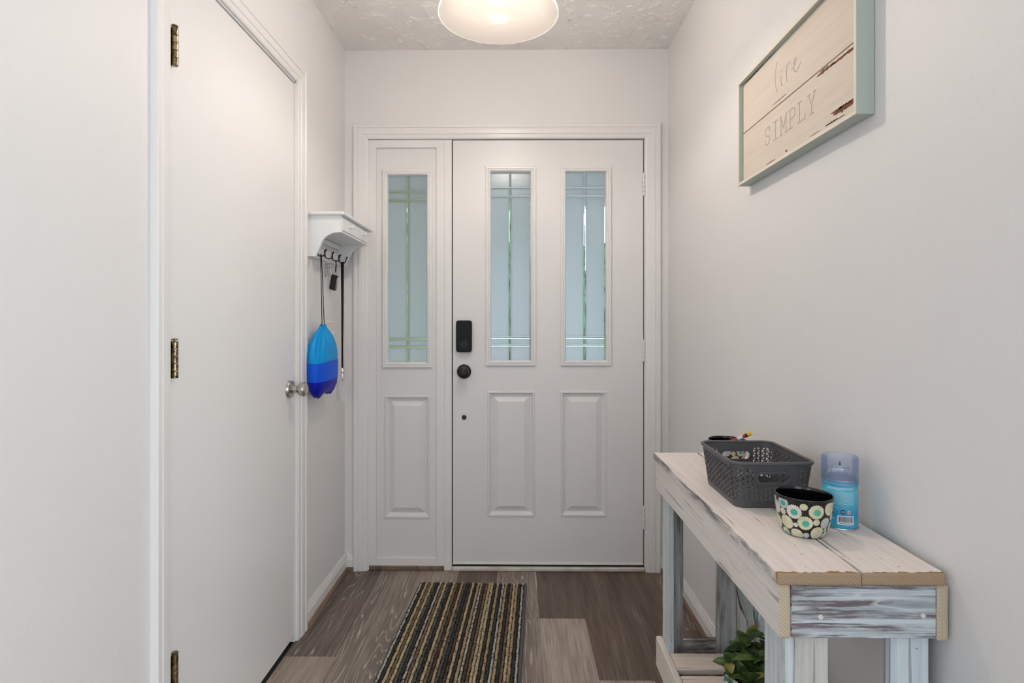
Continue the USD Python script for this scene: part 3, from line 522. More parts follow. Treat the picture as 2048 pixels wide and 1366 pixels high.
def letter(ch, y0, y1, z0=1.6785, z1=1.7265, w=.0036):
    """monoline slab capitals; y0 = left (far) edge, y1 = right (near) edge."""
    q = lambda a, b: (y0 + (y1 - y0) * a, z0 + (z1 - z0) * b)
    def arc(cx, cy, rx, ry, a0, a1, n=14): return [q(cx + rx * math.cos(t), cy + ry * math.sin(t)) for t in np.radians(np.linspace(a0, a1, n))]
    S = {'I': [[q(.5, 0), q(.5, 1)], [q(.1, 0), q(.9, 0)], [q(.1, 1), q(.9, 1)]],
         'S': [arc(.5, .745, .42, .255, 20, 250) + arc(.5, .255, .42, .255, 70, -160), [q(.92, .72), q(.92, .98)], [q(.08, .05), q(.08, .28)]],
         'M': [[q(.1, 0), q(.1, 1), q(.5, .3), q(.9, 1), q(.9, 0)], [q(-.06, 0), q(.28, 0)], [q(.72, 0), q(1.06, 0)], [q(-.06, 1), q(.1, 1)], [q(.9, 1), q(1.06, 1)]],
         'P': [[q(.15, 0), q(.15, 1), q(.5, 1)] + arc(.5, .745, .42, .255, 90, -90) + [q(.15, .49)], [q(-.05, 0), q(.45, 0)], [q(-.05, 1), q(.2, 1)]],
         'L': [[q(.25, 1), q(.25, 0), q(.98, 0), q(.98, .24)], [q(.0, 1), q(.55, 1)], [q(0, 0), q(.3, 0)]],
         'Y': [[q(.5, 0), q(.5, .42), q(.1, 1)], [q(.5, .42), q(.9, 1)], [q(.25, 0), q(.75, 0)], [q(-.06, 1), q(.28, 1)], [q(.72, 1), q(1.06, 1)]]}[ch]
    return strokes(S, w)
for ch, a, b in (('S', 1.597, 1.566), ('I', 1.5475, 1.5175), ('M', 1.504, 1.468), ('P', 1.455, 1.422), ('L', 1.411, 1.3745), ('Y', 1.362, 1.327)):
    part('lettering', extr(letter(ch, a, b), .0011, to_sign), M['ink'], sign)
def smooth_line(pts, n=8):
    P = np.array(pts, float); t = np.arange(len(P)); from_ = np.linspace(0, len(P) - 1, (len(P) - 1) * n + 1)
    from scipy.interpolate import CubicSpline
    return CubicSpline(t, P)(from_)
live = {'l': [[(1.5225, 1.880), (1.530, 1.862), (1.5335, 1.840), (1.530, 1.818), (1.522, 1.8015)]],
        'i': [[(1.4990, 1.8335), (1.5000, 1.820), (1.4975, 1.8095), (1.4935, 1.8085)], [(1.4978, 1.8445), (1.4972, 1.8455)]],
        'v': [[(1.4725, 1.833), (1.4695, 1.816), (1.4668, 1.8055)], [(1.4668, 1.8055), (1.4690, 1.830), (1.4665, 1.8455), (1.4560, 1.8500), (1.4500, 1.8460)]],
        'e': [[(1.4440, 1.8255), (1.4300, 1.8290), (1.4200, 1.8390), (1.4220, 1.8460), (1.4285, 1.8400), (1.4310, 1.8240), (1.4240, 1.8115), (1.4120, 1.8120), (1.3960, 1.8230)]]}
for ch, ls in live.items(): part('lettering', extr(strokes([smooth_line(l) for l in ls], .0027), .0011, to_sign), M['ink'], sign)
def jag(y0, y1, z, h, seed, taper=.6):
    r = random.Random(seed); n = 22; up, dn = [], []
    for i in range(n + 1):
        t = i / n; e = min(1, 4 * t * (1 - t) + .15 * (1 - taper)) ** .6
        y = y0 + (y1 - y0) * t; up.append((y, z + h * e * (.3 + .7 * r.random()))); dn.append((y, z - h * e * (.3 + .7 * r.random())))
    p = Polygon(up + dn[::-1]).buffer(0)
    return p
chips = [jag(1.252, 1.1555, 1.6425, .0085, 1, .1), jag(1.262, 1.1555, 1.6475, .0028, 11, .1), jag(1.322, 1.24, 1.7545, .0042, 2), jag(1.26, 1.1555, 1.7530, .0038, 3, .1), jag(1.31, 1.27, 1.7595, .0015, 4)]
for c in chips: part('paint_chip', extr(c, .0008, to_sign), M['chip'], sign)
cr = [jag(1.285, 1.235, 1.6283, .0022, 5), jag(1.24, 1.208, 1.6272, .001, 6), jag(1.353, 1.305, 1.6268, .0008, 7), jag(1.592, 1.532, 1.6255, .0013, 8), jag(1.475, 1.467, 1.6287, .003, 9), jag(1.549, 1.470, 1.7755, .0009, 10), jag(1.742, 1.60, 1.9125, .0022, 12), jag(1.60, 1.53, 1.9135, .0010, 13)]
part('crack', extr(unary_union(cr), .0008, to_sign), M['crack'], sign)

# ------------------------------------------------------------------ key shelf on the left wall
ks = thing('key_shelf', 'small white wall shelf with two drawers and black hooks beside the closet door', 'shelf', (XL, 2.42, 1.445))
part('top_board', rbx(XL, -.677, 2.206, 2.652, 1.6050, 1.6190, .004), M['shelf_white'], ks)
curve = [(-.8295, 1.446), (-.7925, 1.446), (-.786, 1.463), (-.7755, 1.487), (-.763, 1.511), (-.742, 1.5290), (-.7166, 1.538), (-.691, 1.5395), (-.691, 1.605), (-.8295, 1.605)]
from scipy.interpolate import PchipInterpolator
_c = np.array(curve[1:8]); _t = np.linspace(0, 6, 40)
curve = [curve[0]] + [tuple(q) for q in np.stack([PchipInterpolator(np.arange(7), _c[:, k])(_t) for k in (0, 1)], -1)] + curve[8:]
for y in (2.219, 2.607): part('side_panel', extr(Polygon(curve), .013, lambda a, b, t: (a + .0003, y + t, b)), M['shelf_white'], ks)
part('bottom_board', rbx(-.815, -.692, 2.232, 2.607, 1.5395, 1.5475, .001), M['shelf_white'], ks)
part('back_panel', bx(XL + .0005, XL + .008, 2.232, 2.607, 1.5395, 1.605), M['shelf_white'], ks)
part('divider', bx(-.815, -.694, 2.4165, 2.4225, 1.5475, 1.605), M['shelf_white'], ks)
part('back_rail', rbx(XL + .0005, XL + .012, 2.232, 2.607, 1.518, 1.5393, .001), M['shelf_white'], ks)
part('hook_rail', rbx(XL + .0005, XL + .014, 2.232, 2.607, 1.4465, 1.494, .002), M['shelf_white'], ks)
for y0, y1 in ((2.2335, 2.415), (2.424, 2.6055)):
    dr = part('drawer', rbx(-.80, -.6895, y0 + .001, y1 - .001, 1.5485, 1.6035, .0015), M['shelf_white'], ks)
    part('knob', lathe([(0, 0), (.0045, 0), (.004, .005), (.0045, .008), (.0085, .012), (.0088, .016), (.006, .0195), (0, .0205)], 20, (-.6895, (y0 + y1) / 2, 1.5765), 'x'), M['shelf_white'], dr, smooth=35)
HY = [2.300, 2.390, 2.487, 2.580]; HX0 = XL + .014
for y in HY:
    q = [(HX0 + .002, 1.488), (HX0 + .002, 1.472), (HX0 + .003, 1.462)] + [(HX0 + .0175 + .0145 * math.cos(t), 1.4660 + .0115 * math.sin(t)) for t in np.linspace(math.radians(195), math.radians(350), 9)] + [(HX0 + .0335, 1.473), (HX0 + .0375, 1.481)]
    m = tube([(a, y, b) for a, b in q], [.0026] * 3 + [.0022] * (len(q) - 5) + [.0022, .0030], 8)
    bl = trimesh.creation.icosphere(2, .0035); bl.apply_translation((q[-1][0], y, q[-1][1]))
    part('hook', cat_(m, bl, rbx(HX0, HX0 + .003, y - .006, y + .006, 1.462, 1.492, .001)), M['black_metal'], ks, smooth=40, label='black metal coat hook')
HB = lambda i: (HX0 + .0165, HY[i], 1.4572)                           # where things hang on hook i

# drawstring bag
bag = thing('drawstring_bag', 'blue three-tone nylon drawstring bag hanging from the first hook of the key shelf', 'bag', (-.787, 2.285, .895))
BC = np.array([-.785, 2.285])
def bag_surface():
    zt = 1.176; zb = .898
    T = np.concatenate([np.linspace(0, .12, 6, endpoint=False), np.linspace(.12, 1, 34)]); th = np.linspace(0, 2 * np.pi, 72, endpoint=False)
    V = np.zeros((len(T), 72, 3))
    for i, t in enumerate(T):
        a = np.interp(t, [0, .04, .10, .2, .3, .42, .55, .75, .88, .95, 1], [.018, .026, .052, .086, .108, .120, .122, .121, .117, .107, .088])
        b = np.interp(t, [0, .04, .10, .2, .3, .42, .55, .75, .88, .95, 1], [.009, .011, .018, .028, .034, .038, .040, .040, .035, .024, .010])
        f = max(0, 1 - t / .55); fold = 1 + .13 * f * np.cos(11 * th + .6) + .05 * f * np.cos(5 * th) + .010 * np.sin(3 * th + 9 * t) * (1 - f)
        e = .78
        cs, sn = np.sign(np.cos(th)) * np.abs(np.cos(th)) ** e, np.sign(np.sin(th)) * np.abs(np.sin(th)) ** e
        V[i, :, 0] = BC[0] + b * cs * fold; V[i, :, 1] = BC[1] + a * sn * fold
        V[i, :, 2] = zt + (zb - zt) * t
        if t < .02: V[i, :, 2] += .004 * np.cos(2 * th)
        w = max(0, (t - .9) / .1); V[i, :, 2] += w * (.006 * np.cos(4 * th) + .003 * np.cos(2 * th) - .003)
        wob = np.exp(-((t - .55) / .3) ** 2); V[i, :, 2] += .004 * wob * np.sin(2 * th + 1.0)
    V[..., 0] = np.clip(V[..., 0], XL + .002, None)
    return T, V
T_, BV = bag_surface()
def rows(i0, i1, cap=False):
    V = BV[i0:i1 + 1].reshape(-1, 3); F = []
    for i in range(i1 - i0):
        for j in range(72): F.append((i * 72 + j, (i + 1) * 72 + j, (i + 1) * 72 + (j + 1) % 72, i * 72 + (j + 1) % 72))
    F = np.array(F); F = np.vstack([F[:, [0, 1, 2]], F[:, [0, 2, 3]]])
    if cap:
        V = np.vstack([V, V[-72:].mean(0) + (0, 0, .012)]); n = len(V) - 1; b = (i1 - i0) * 72
        F = np.vstack([F, [(b + j, n, b + (j + 1) % 72) for j in range(72)]])
    return trimesh.Trimesh(V, F, process=False)
i1 = int(np.argmin(abs(T_ - .520))); i2 = int(np.argmin(abs(T_ - .785)))
part('top_panel', rows(0, i1), M['bag_light'], bag, smooth=True, label='light blue upper panel')
part('middle_panel', rows(i1, i2), M['bag_mid'], bag, smooth=True, label='mid blue middle panel')
part('bottom_panel', rows(i2, len(T_) - 1, True), M['bag_dark'], bag, smooth=True, label='dark blue bottom panel')
h0 = np.array(HB(0))
for s in (-1, 1):
    top = h0 + (0, s * .004, .004); end = np.array([BC[0], BC[1] + s * .013, 1.172])
    part('cord', tube([h0 + (.000, 0, .006), top, top * .75 + end * .25 + (0, s * .001, 0), top * .4 + end * .6, end], .0016, 6), M['cord'], bag, smooth=True, label='black cord')

# keys
hz = np.array(HB(1))
keys = thing('key_bunch', 'bunch of silver house keys on a ring hanging from the second hook', 'keys', (hz[0], hz[1], hz[2] - .09))
def ring(c, R, r, nrm='y', n=28):
    t = np.linspace(0, 2 * np.pi, n, endpoint=False)
    p = {'y': np.stack([R * np.cos(t), 0 * t, R * np.sin(t)], -1), 'x': np.stack([0 * t, R * np.cos(t), R * np.sin(t)], -1)}[nrm]
    return tube(np.asarray(c) + p, r, 6, True)
part('key_ring', ring((hz[0], hz[1], hz[2] - .0135), .0135, .0010, 'x'), M['chrome'], keys, smooth=True)
def key_mesh(rot, dx, dz):
    head = Point(0, 0).buffer(.0125, quad_segs=8).difference(Point(0, .007).buffer(.0032)); blade = Polygon([(-.0042, -.010), (.0042, -.010), (.0042, -.030), (.0030, -.032), (.0042, -.034), (.0028, -.037), (.0040, -.040), (.0020, -.046), (0, -.048), (-.0042, -.044)])
    p = aff.rotate(unary_union([head, blade]), rot, origin=(0, .007))
    return extr(p, .0022, lambda a, b, t: (hz[0] - .006 + dx + a * .86 + t, hz[1] + a * -.5 + t, hz[2] - .033 + dz + b))
for rot, dx, dz in ((-9, -.004, 0), (4, .0, -.001), (15, .005, .001)):
    part('key', key_mesh(rot, dx, dz), M['chrome'], keys)
# car fob
fz = np.array(HB(2)); fob = thing('car_fob', 'black car remote on a short strap hanging from the third hook', 'key fob', (fz[0], fz[1], fz[2] - .13))
part('strap', tube([fz + (0, 0, .004), fz + (.0015, 0, -.02), fz + (0, 0, -.035), fz + (-.001, 0, -.052)], [.0018, .0022, .003, .002], 6), M['cord'], fob, smooth=True)
part('split_ring', ring((fz[0] - .001, fz[1], fz[2] - .058), .007, .0009), M['chrome'], fob, smooth=True)
fp = aff.rotate(sbox(-.014, -.058, .014, 0).buffer(.004), -14, origin=(0, 0))
fb = part('case', extr(fp, .011, lambda a, b, t: (fz[0] + a * .85 - t * .4, fz[1] - a * .5 - t * .8, fz[2] - .068 + b)), M['black_plastic'], fob)
part('trim_line', extr(aff.rotate(sbox(.0175, -.056, .0185, -.002), -14, origin=(0, 0)), .009, lambda a, b, t: (fz[0] + a * .85 - t * .4, fz[1] - a * .5 - t * .8, fz[2] - .068 + b)), M['chrome'], fb)
# lanyard with two badge cards
lz = np.array(HB(3)); lan = thing('badge_lanyard', 'black lanyard with white badge cards hanging from the fourth hook', 'lanyard', (lz[0], lz[1], .82))
zc = .975
for s in (-1, 1):
    pr = sbox(-.0055, 0, .0055, 1)
    part('strap', extr(sbox(-.0058, 0, .0058, lz[2] + .004 - zc), .0011, lambda a, b, t: (lz[0] + s * (.0035) * (b / (lz[2] + .004 - zc)) + a * .8 + t * .0, lz[1] - s * .0016 + a * -.5 + t, zc + b)), M['cord'], lan)
part('clip', cat_(tube([(lz[0], lz[1], zc + .004), (lz[0], lz[1], zc - .012)], .0042, 8), ring((lz[0], lz[1], zc - .020), .0058, .0012), tube([(lz[0], lz[1], zc - .024), (lz[0] + .002, lz[1], zc - .034), (lz[0], lz[1], zc - .046)], .0026, 8), ring((lz[0] + .003, lz[1], zc - .05), .0045, .001)), M['chrome'], lan, smooth=40)
bt = .915
for dx, dy, ang, dz in ((-.006, .006, 6, .004), (.004, -.004, -4, -.004)):
    c = aff.rotate(sbox(-.0265, -.083, .0265, 0).buffer(.002), ang, origin=(0, 0)).difference(sbox(-.007, -.006, .007, -.003))
    bd = part('badge', extr(c, .0018, lambda a, b, t: (lz[0] + dx + a * .80, lz[1] + dy - a * .55 + t, bt + dz + b)), M['badge'], lan)
    if dy < 0: part('printed_code', extr(aff.rotate(sbox(-.021, -.078, -.0195, -.060), ang, origin=(0, 0)), .0003, lambda a, b, t: (lz[0] + dx + a * .80, lz[1] + dy - .0004 - a * .55 + t, bt + dz + b)), M['print_black'], bd)
part('badge_clip', extr(sbox(-.012, -.004, .012, .011), .0012, lambda a, b, t: (lz[0] + a * .8, lz[1] + .001 - a * .5 + t, bt + b)), M['white_plastic'], lan)
# light switch
sw = thing('light_switch', 'cream three-gang light switch plate on the left wall behind the bag', 'light switch', (XL, 2.468, 1.135))
part('plate', rbx(XL, XL + .006, 2.386, 2.550, 1.078, 1.192, .003), M['plate_white'], sw)
for y in (2.422, 2.468, 2.514): part('toggle', rbx(XL + .005, XL + .016, y - .005, y + .005, 1.128, 1.146, .002), M['plate_white'], sw)

# ------------------------------------------------------------------ console table
TX0, TXM, TX1, TY0, TY1, TZ = .4265, .5648, .7015, .9385, 1.7985, .777
tb = thing('console_table', 'narrow whitewashed pallet-wood console table against the right wall', 'console table', ((TX0 + TX1) / 2, (TY0 + TY1) / 2, 0))
part('top_board', board(TX0, TXM - .0006, TY0, TY1, TZ - .0205, TZ, 'y', 1, .0018, .0009, 60), W_TOP[0], tb)
part('top_board', board(TXM + .0006, TX1, TY0 + .001, TY1 - .002, TZ - .0205, TZ, 'y', 2, .0018, .0009, 60), W_TOP[1], tb)
AZ0, AZ1 = .666, TZ - .0222; AX0, AX1 = .4318, .7085
part('side_apron', board(AX0, AX0 + .0185, .9435, 1.790, AZ0, AZ1, 'y', 3, .002, .0007, 50), W_APR, tb)
part('side_apron', board(AX1 - .0185, AX1, .9430, 1.790, AZ0 - .002, AZ1, 'y', 4, .002, .0007, 50), W_APR, tb)
part('end_apron', board(AX0 + .0198, AX1 - .0198, .9440, .9610, AZ0 + .0015, AZ1 - .001, 'x', 5, .0012, .0006), W_END, tb)
part('end_apron', board(AX0 + .0198, AX1 - .0198, 1.772, 1.789, AZ0 + .0015, AZ1 - .001, 'x', 6, .0012, .0006), W_END, tb)
for x, z in ((.499, .7025), (.667, .7055)):
    part('screw', lathe([(0, 0), (.0042, 0), (.0040, .0010), (.0012, .0010), (.001, .0002), (0, .0002)], 16, (x, .9440, z), '-y'), M['white_plastic'], tb)
def legs(name, x0, x1, y0, y1, m, s): part(name, board(x0, x1, y0, y1, 0, AZ1 - .0003, 'z', s, .0012, .0006, 40), m, tb)
legs('leg_board', .4492, .4640, .9610, 1.043, W_LEG[0], 11); legs('leg_board', .4650, .5215, .9615, .978, W_LEG[3], 12)
legs('leg_board', .6260, .6890, .9615, .978, W_LEG[1], 13); legs('leg_board', .6725, .6895, .9785, 1.055, W_LEG[2], 14)
legs('leg_board', .4492, .4640, 1.697, 1.771, W_LEG[0], 15); legs('leg_board', .4650, .5080, 1.754, 1.7715, W_LEG[2], 16)
legs('leg_board', .6120, .6715, 1.754, 1.7715, W_LEG[2], 17); legs('leg_board', .6725, .6895, 1.690, 1.7715, W_LEG[3], 18)
SHZ = .2045
part('shelf_rail', board(AX0, AX0 + .0182, .9435, 1.788, SHZ - .089, SHZ + .001, 'y', 21, .002, .0009, 50), W_RAIL, tb)
part('shelf_rail', board(AX1 - .0188, AX1, .9435, 1.788, SHZ - .089, SHZ + .001, 'y', 22, .002, .0009, 50), W_RAIL, tb)
part('shelf_end_rail', board(AX0 + .019, AX1 - .0195, 1.7720, 1.787, SHZ - .089, SHZ - .002, 'x', 23, .0012, .0006), W_RAILX, tb)
part('shelf_end_rail', board(AX0 + .019, AX1 - .0195, .9440, .9605, SHZ - .089, SHZ - .002, 'x', 24, .0012, .0006), W_RAILX, tb)
y = 1.698; i = 0
while y > 1.08:
    part('shelf_slat', board(AX0 + .0190, AX1 - .0195, y - .080, y - .002, SHZ - .0155, SHZ, 'x', 30 + i, .0012, .0007), W_SLAT, tb); y -= .108; i += 1

# ------------------------------------------------------------------ plastic basket
BX0, BX1, BY0, BY1, BZ0, BZ1 = .470, .655, 1.251, 1.482, .7772, .880
bk = thing('storage_basket', 'grey woven-pattern plastic basket with slot handles on the console table', 'basket', ((BX0 + BX1) / 2, (BY0 + BY1) / 2, BZ0))
def rr_path(hw, hl, r):
    """length function around a rounded rectangle: s in [0,1) of the outline at mid height -> unit point and normal."""
    seg = [('l', (hw - r, -hl), (1, 0), 0), ]
    return None
def ring_pt(s, hw, hl, r, P):
    """point and outward normal at arc position s (array, 0..P) for a rounded rect of half sizes hw, hl and corner r, starting mid near side, going +x."""
    sx, sy, q = 2 * (hw - r), 2 * (hl - r), math.pi * r / 2
    L = [sx / 2, q, sy, q, sx, q, sy, q, sx / 2]; c = np.concatenate([[0], np.cumsum(L)]); s = np.asarray(s, float) / P * c[-1]
    x = np.zeros_like(s); y = np.zeros_like(s); nx = np.zeros_like(s); ny = np.zeros_like(s)
    k = np.clip(np.searchsorted(c, s, 'right') - 1, 0, 8); t = s - c[k]
    def put(m, X, Y, NX, NY): x[m], y[m], nx[m], ny[m] = X, Y, NX, NY
    m = k == 0; put(m, t[m], -hl, 0, -1)
    for kk, (cx, cy, a0) in {1: (hw - r, -hl + r, -90), 3: (hw - r, hl - r, 0), 5: (-hw + r, hl - r, 90), 7: (-hw + r, -hl + r, 180)}.items():
        m = k == kk; a = math.radians(a0) + t[m] / r; put(m, cx + r * np.cos(a), cy + r * np.sin(a), np.cos(a), np.sin(a))
    m = k == 2; put(m, hw, -hl + r + t[m], 1, 0)
    m = k == 4; put(m, hw - r - t[m], hl, 0, 1)
    m = k == 6; put(m, -hw, hl - r - t[m], -1, 0)
    m = k == 8; put(m, -hw + r + t[m], -hl, 0, -1)
    return x, y, nx, ny
bcx, bcy = (BX0 + BX1) / 2, (BY0 + BY1) / 2
HW, HL, RC = (BX1 - BX0) / 2 - .004, (BY1 - BY0) / 2 - .004, .022
PER = 4 * (HW + HL) - 8 * RC + 2 * math.pi * RC
def to_basket(s, z, t, th=.0024):
    f = (z - BZ0) / (BZ1 - BZ0); ins = .0125 * (1 - f)
    x, y, nx, ny = ring_pt(np.mod(s, PER), HW, HL, RC, PER)
    kx, ky = (HW - ins) / HW, (HL - ins) / HL
    return bcx + x * kx + nx * t, bcy + y * ky + ny * t, z
def pattern():
    z0, z1 = BZ0 + .012, BZ1 - .012; ncol = 2 * round(PER / .0113 / 2); w = PER / ncol; a = w / .866; sh = .36
    tris = []
    n = int((z1 - z0) / a)
    aa = (z1 - z0) / (n + .5)
    for c in range(ncol):
        o = 0 if c % 2 == 0 else aa / 2
        for k in range(-1, n + 2):
            zb = z0 + k * aa + o
            for tri in ([(c * w, zb), (c * w, zb + aa), ((c + 1) * w, zb + aa / 2)], [((c + 1) * w, zb + aa / 2), ((c + 1) * w, zb + 1.5 * aa), (c * w, zb + aa)]):
                p = Polygon(tri); g = p.centroid
                q = aff.scale(p, .66, .66, origin=g)
                if q.bounds[1] > z0 and q.bounds[3] < z1: tris.append(q)
    return tris, w, ncol, z0, z1, aa
tris, cw, ncol, pz0, pz1, paa = pattern()
half = PER / 2
slots = [(s, sbox(s - .034, .8335, s + .034, .8565).buffer(.0)) for s in (PER, half)]
def slot_at(s0, grow): return LineString([(s0 - .0275, .8452), (s0 + .0275, .8452)]).buffer(.0098 + grow, quad_segs=8)
slot_list = [0, PER, half]
weave = []
solid_zone = unary_union([slot_at(s, .007) for s in slot_list]); hole_zone = unary_union([slot_at(s, 0) for s in slot_list])
allh = unary_union([t for t in tris if not t.intersects(solid_zone)])
from shapely import STRtree
tl = [t for t in tris if not t.intersects(solid_zone)]; tree = STRtree(tl)
for c in range(ncol):
    cell = sbox(c * cw, BZ0 + .004, (c + 1) * cw, BZ1 - .002)
    hs = [tl[i] for i in tree.query(cell)]
    p = cell.difference(unary_union(hs + [hole_zone]))
    weave.append(extr(p, .0022, to_basket))
part('wall', cat_(*weave), M['basket'], bk, label='grey wall pierced with triangular weave holes')
strips = []                                                          # raised cane strips over the wall, in three directions
def strip(pts, w, d0, d1):
    p = LineString(pts).buffer(w / 2, cap_style=2)
    p = p.intersection(sbox(0, pz0 - .002, PER, pz1 + .004)).difference(unary_union([solid_zone]))
    return extr(p, d1, lambda s, z, t: to_basket(s, z, t + d0)) if p.area > 1e-7 else None
for c in range(ncol):
    o = 0 if c % 2 == 0 else paa / 2
    for k in range(-1, int((pz1 - pz0) / paa) + 2):
        zc_ = pz0 + k * paa + o
        for dirn in (1, -1):
            m = strip([(c * cw + .0002, zc_), ((c + .5) * cw, zc_ + dirn * paa / 4), ((c + 1) * cw - .0002, zc_ + dirn * paa / 2)], .0026, .0018, .0014 if dirn > 0 else .0008)
            if m is not None: strips.append(m)
    m = strip([(c * cw + .0017, pz0), (c * cw + .0017, pz1)], .0024, .0018, .0011)
    if m is not None: strips.append(m)
part('weave_relief', cat_(*strips), M['basket'], bk, kind='stuff')
def band(z0, z1, t0, t1, n=160):
    s = np.linspace(0, PER, n, endpoint=False); rows_ = []
    for z, t in ((z0, t0), (z0, t1), (z1, t1 + .0), (z1, t0)): x, y, zz = to_basket(s, np.full(n, z), np.full(n, t)); rows_.append(np.stack([x, y, np.full(n, z)], -1))
    V = np.vstack(rows_); F = []
    for i in range(4):
        for j in range(n): F.append((i * n + j, i * n + (j + 1) % n, ((i + 1) % 4) * n + (j + 1) % n, ((i + 1) % 4) * n + j))
    F = np.array(F); return trimesh.Trimesh(V, np.vstack([F[:, [0, 1, 2]], F[:, [0, 2, 3]]]), process=False)
s = np.linspace(0, PER, 160, endpoint=False); x, y, z = to_basket(s, np.full(160, BZ1 - .002), np.full(160, .003))
part('rim', cat_(tube(np.stack([x, y, z], -1), .0042, 10, True), band(BZ1 - .012, BZ1 - .002, -.0002, .0028)), M['basket'], bk, smooth=40)
part('base_band', band(BZ0, BZ0 + .012, -.0004, .0032), M['basket'], bk, smooth=40)
for s0 in (half, PER):
    hr = []; g = slot_at(s0, .006).difference(slot_at(s0, 0))
    for cc in np.arange(s0 - .05, s0 + .05, .006):
        q = g.intersection(sbox(cc, 0, cc + .006, 2))
        if q.area > 1e-8: hr.append(extr(q, .0042, lambda a, b, t: to_basket(np.mod(a, PER), b, t - .0006)))
    part('handle_surround', cat_(*hr), M['basket'], bk)
fl_ = Polygon([tuple(p) for p in np.stack(to_basket(s, np.full(160, BZ0 + .001), np.full(160, .001))[:2], -1)])
part('bottom', extr(fl_, .0022, lambda a, b, t: (a, b, BZ0 + .0005 + t)), M['basket'], bk)

# ------------------------------------------------------------------ flower pots (copies of one)
PC = np.array([.559, 1.120, .7772])
def pot_r(z): return np.interp(z, [0, .002, .008, .02, .035, .055, .070, .076], [.034, .0365, .0400, .0445, .0480, .0505, .0515, .0520])
pot = thing('flower_pot', 'black glazed pot with cream and teal flower discs in front of the basket', 'pot', PC, group='flower disc pots on the console table')
zz = [0, .002, .008, .02, .035, .055, .070, .0755]
po = [(0, 0)] + [(float(pot_r(z)), z) for z in zz] + [(.0515, .0768), (.0500, .0768), (.0492, .0755)] + [(float(pot_r(z)) - .0035, z) for z in (.070, .055, .035, .02, .010)] + [(.03, .006), (0, .005)]
part('body', lathe([(r, PC[2] + z) for r, z in po], 64, (PC[0], PC[1], 0)), M['glaze'], pot, smooth=35)
def disc_mesh(u0, z0, R, spikes, lift, squash=1., seedr=None):
    r = seedr or rng; n = spikes * 2; ph = r.random() * 6.28; V = [(u0, z0)]; F = []
    for ringk, fr in enumerate((.33, .66, .86, 1.0)):
        for j in range(n):
            a = ph + 2 * math.pi * j / n; k = fr if ringk < 3 else (1.0 if j % 2 else .86); V.append((u0 + R * k * math.cos(a), z0 + R * k * squash * math.sin(a)))
    for j in range(n): F.append((0, 1 + j, 1 + (j + 1) % n))
    for q in range(3):
        for j in range(n):
            a, b, c, d = 1 + q * n + j, 1 + q * n + (j + 1) % n, 1 + (q + 1) * n + (j + 1) % n, 1 + (q + 1) * n + j; F += [(a, d, c), (a, c, b)]
    V = np.array(V); z = np.clip(V[:, 1], .0015, .0715); rad = pot_r(z) + lift; th = V[:, 0] / .048
    return np.stack([PC[0] + rad * np.cos(th), PC[1] + rad * np.sin(th), PC[2] + z], -1), np.array(F)
def pack():
    r = random.Random(5); out = []; C = 2 * math.pi * .048
    for R, tries in ((.0142, 1500), (.0120, 2500), (.0092, 2500), (.0068, 3000), (.0048, 3000)):
        for _ in range(tries):
            u, z = r.random() * C, .003 + r.random() * .066
            if all(math.hypot(min(abs(u - a), C - abs(u - a)), z - b) > (R + q) * .90 for a, b, q in out) and z + R < .0765 and z - R > -.010: out.append((u, z, R * (.97 + .06 * r.random())))
    return out
rp = random.Random(9)
for u, z, R in pack():
    k = rp.choice(['cream', 'cream', 'ivory', 'ivory', 'mint', 'grey'])
    dm = disc_mesh(u, z, R, 26 if k != 'grey' else 18, .0005, 1., rp)
    dd = part('flower_disc', dm, FL[k], pot, smooth=True)
    if rp.random() < .42 and R > .007: part('flower_centre', disc_mesh(u + R * .05, z - R * .05, R * .46, 14, .0009, 1., rp), FL['teal'], dd, label='teal flower centre', smooth=True)
p2 = UsdGeom.Xform.Define(stage, '/World/flower_pot_001'); p2.AddTranslateOp().Set((.597, 1.630, float(PC[2]))); p2.AddRotateZOp().Set(70.)
p2.GetPrim().GetReferences().AddInternalReference(pot); p2.GetPrim().SetInstanceable(True)
for op in p2.GetOrderedXformOps(): pass
tag(p2.GetPrim(), 'black glazed flower-disc pot behind the basket, holding the red pencil', 'pot', 'flower disc pots on the console table')
# red pencil in the rear pot
a, b = np.array([.562, 1.628, .8285]), np.array([.6500, 1.6100, .8720]); dv = (b - a) / np.linalg.norm(b - a)
pen = thing('red_pencil', 'red pencil with a yellow end leaning out of the pot behind the basket', 'pencil', a)
part('barrel', tube([a, a + dv * .03, b - dv * .012], .0052, 6), M['red'], pen)
part('stripe', tube([b - dv * .034, b - dv * .018], .0054, 6), M['print_white'], pen)
part('band', tube([b - dv * .012, b - dv * .004], .0053, 6), M['maroon'], pen)
part('end_cap', tube([b - dv * .004, b + dv * .006, b + dv * .0075], [.0058, .0058, .0045], 12), M['yellow'], pen, label='yellow end')

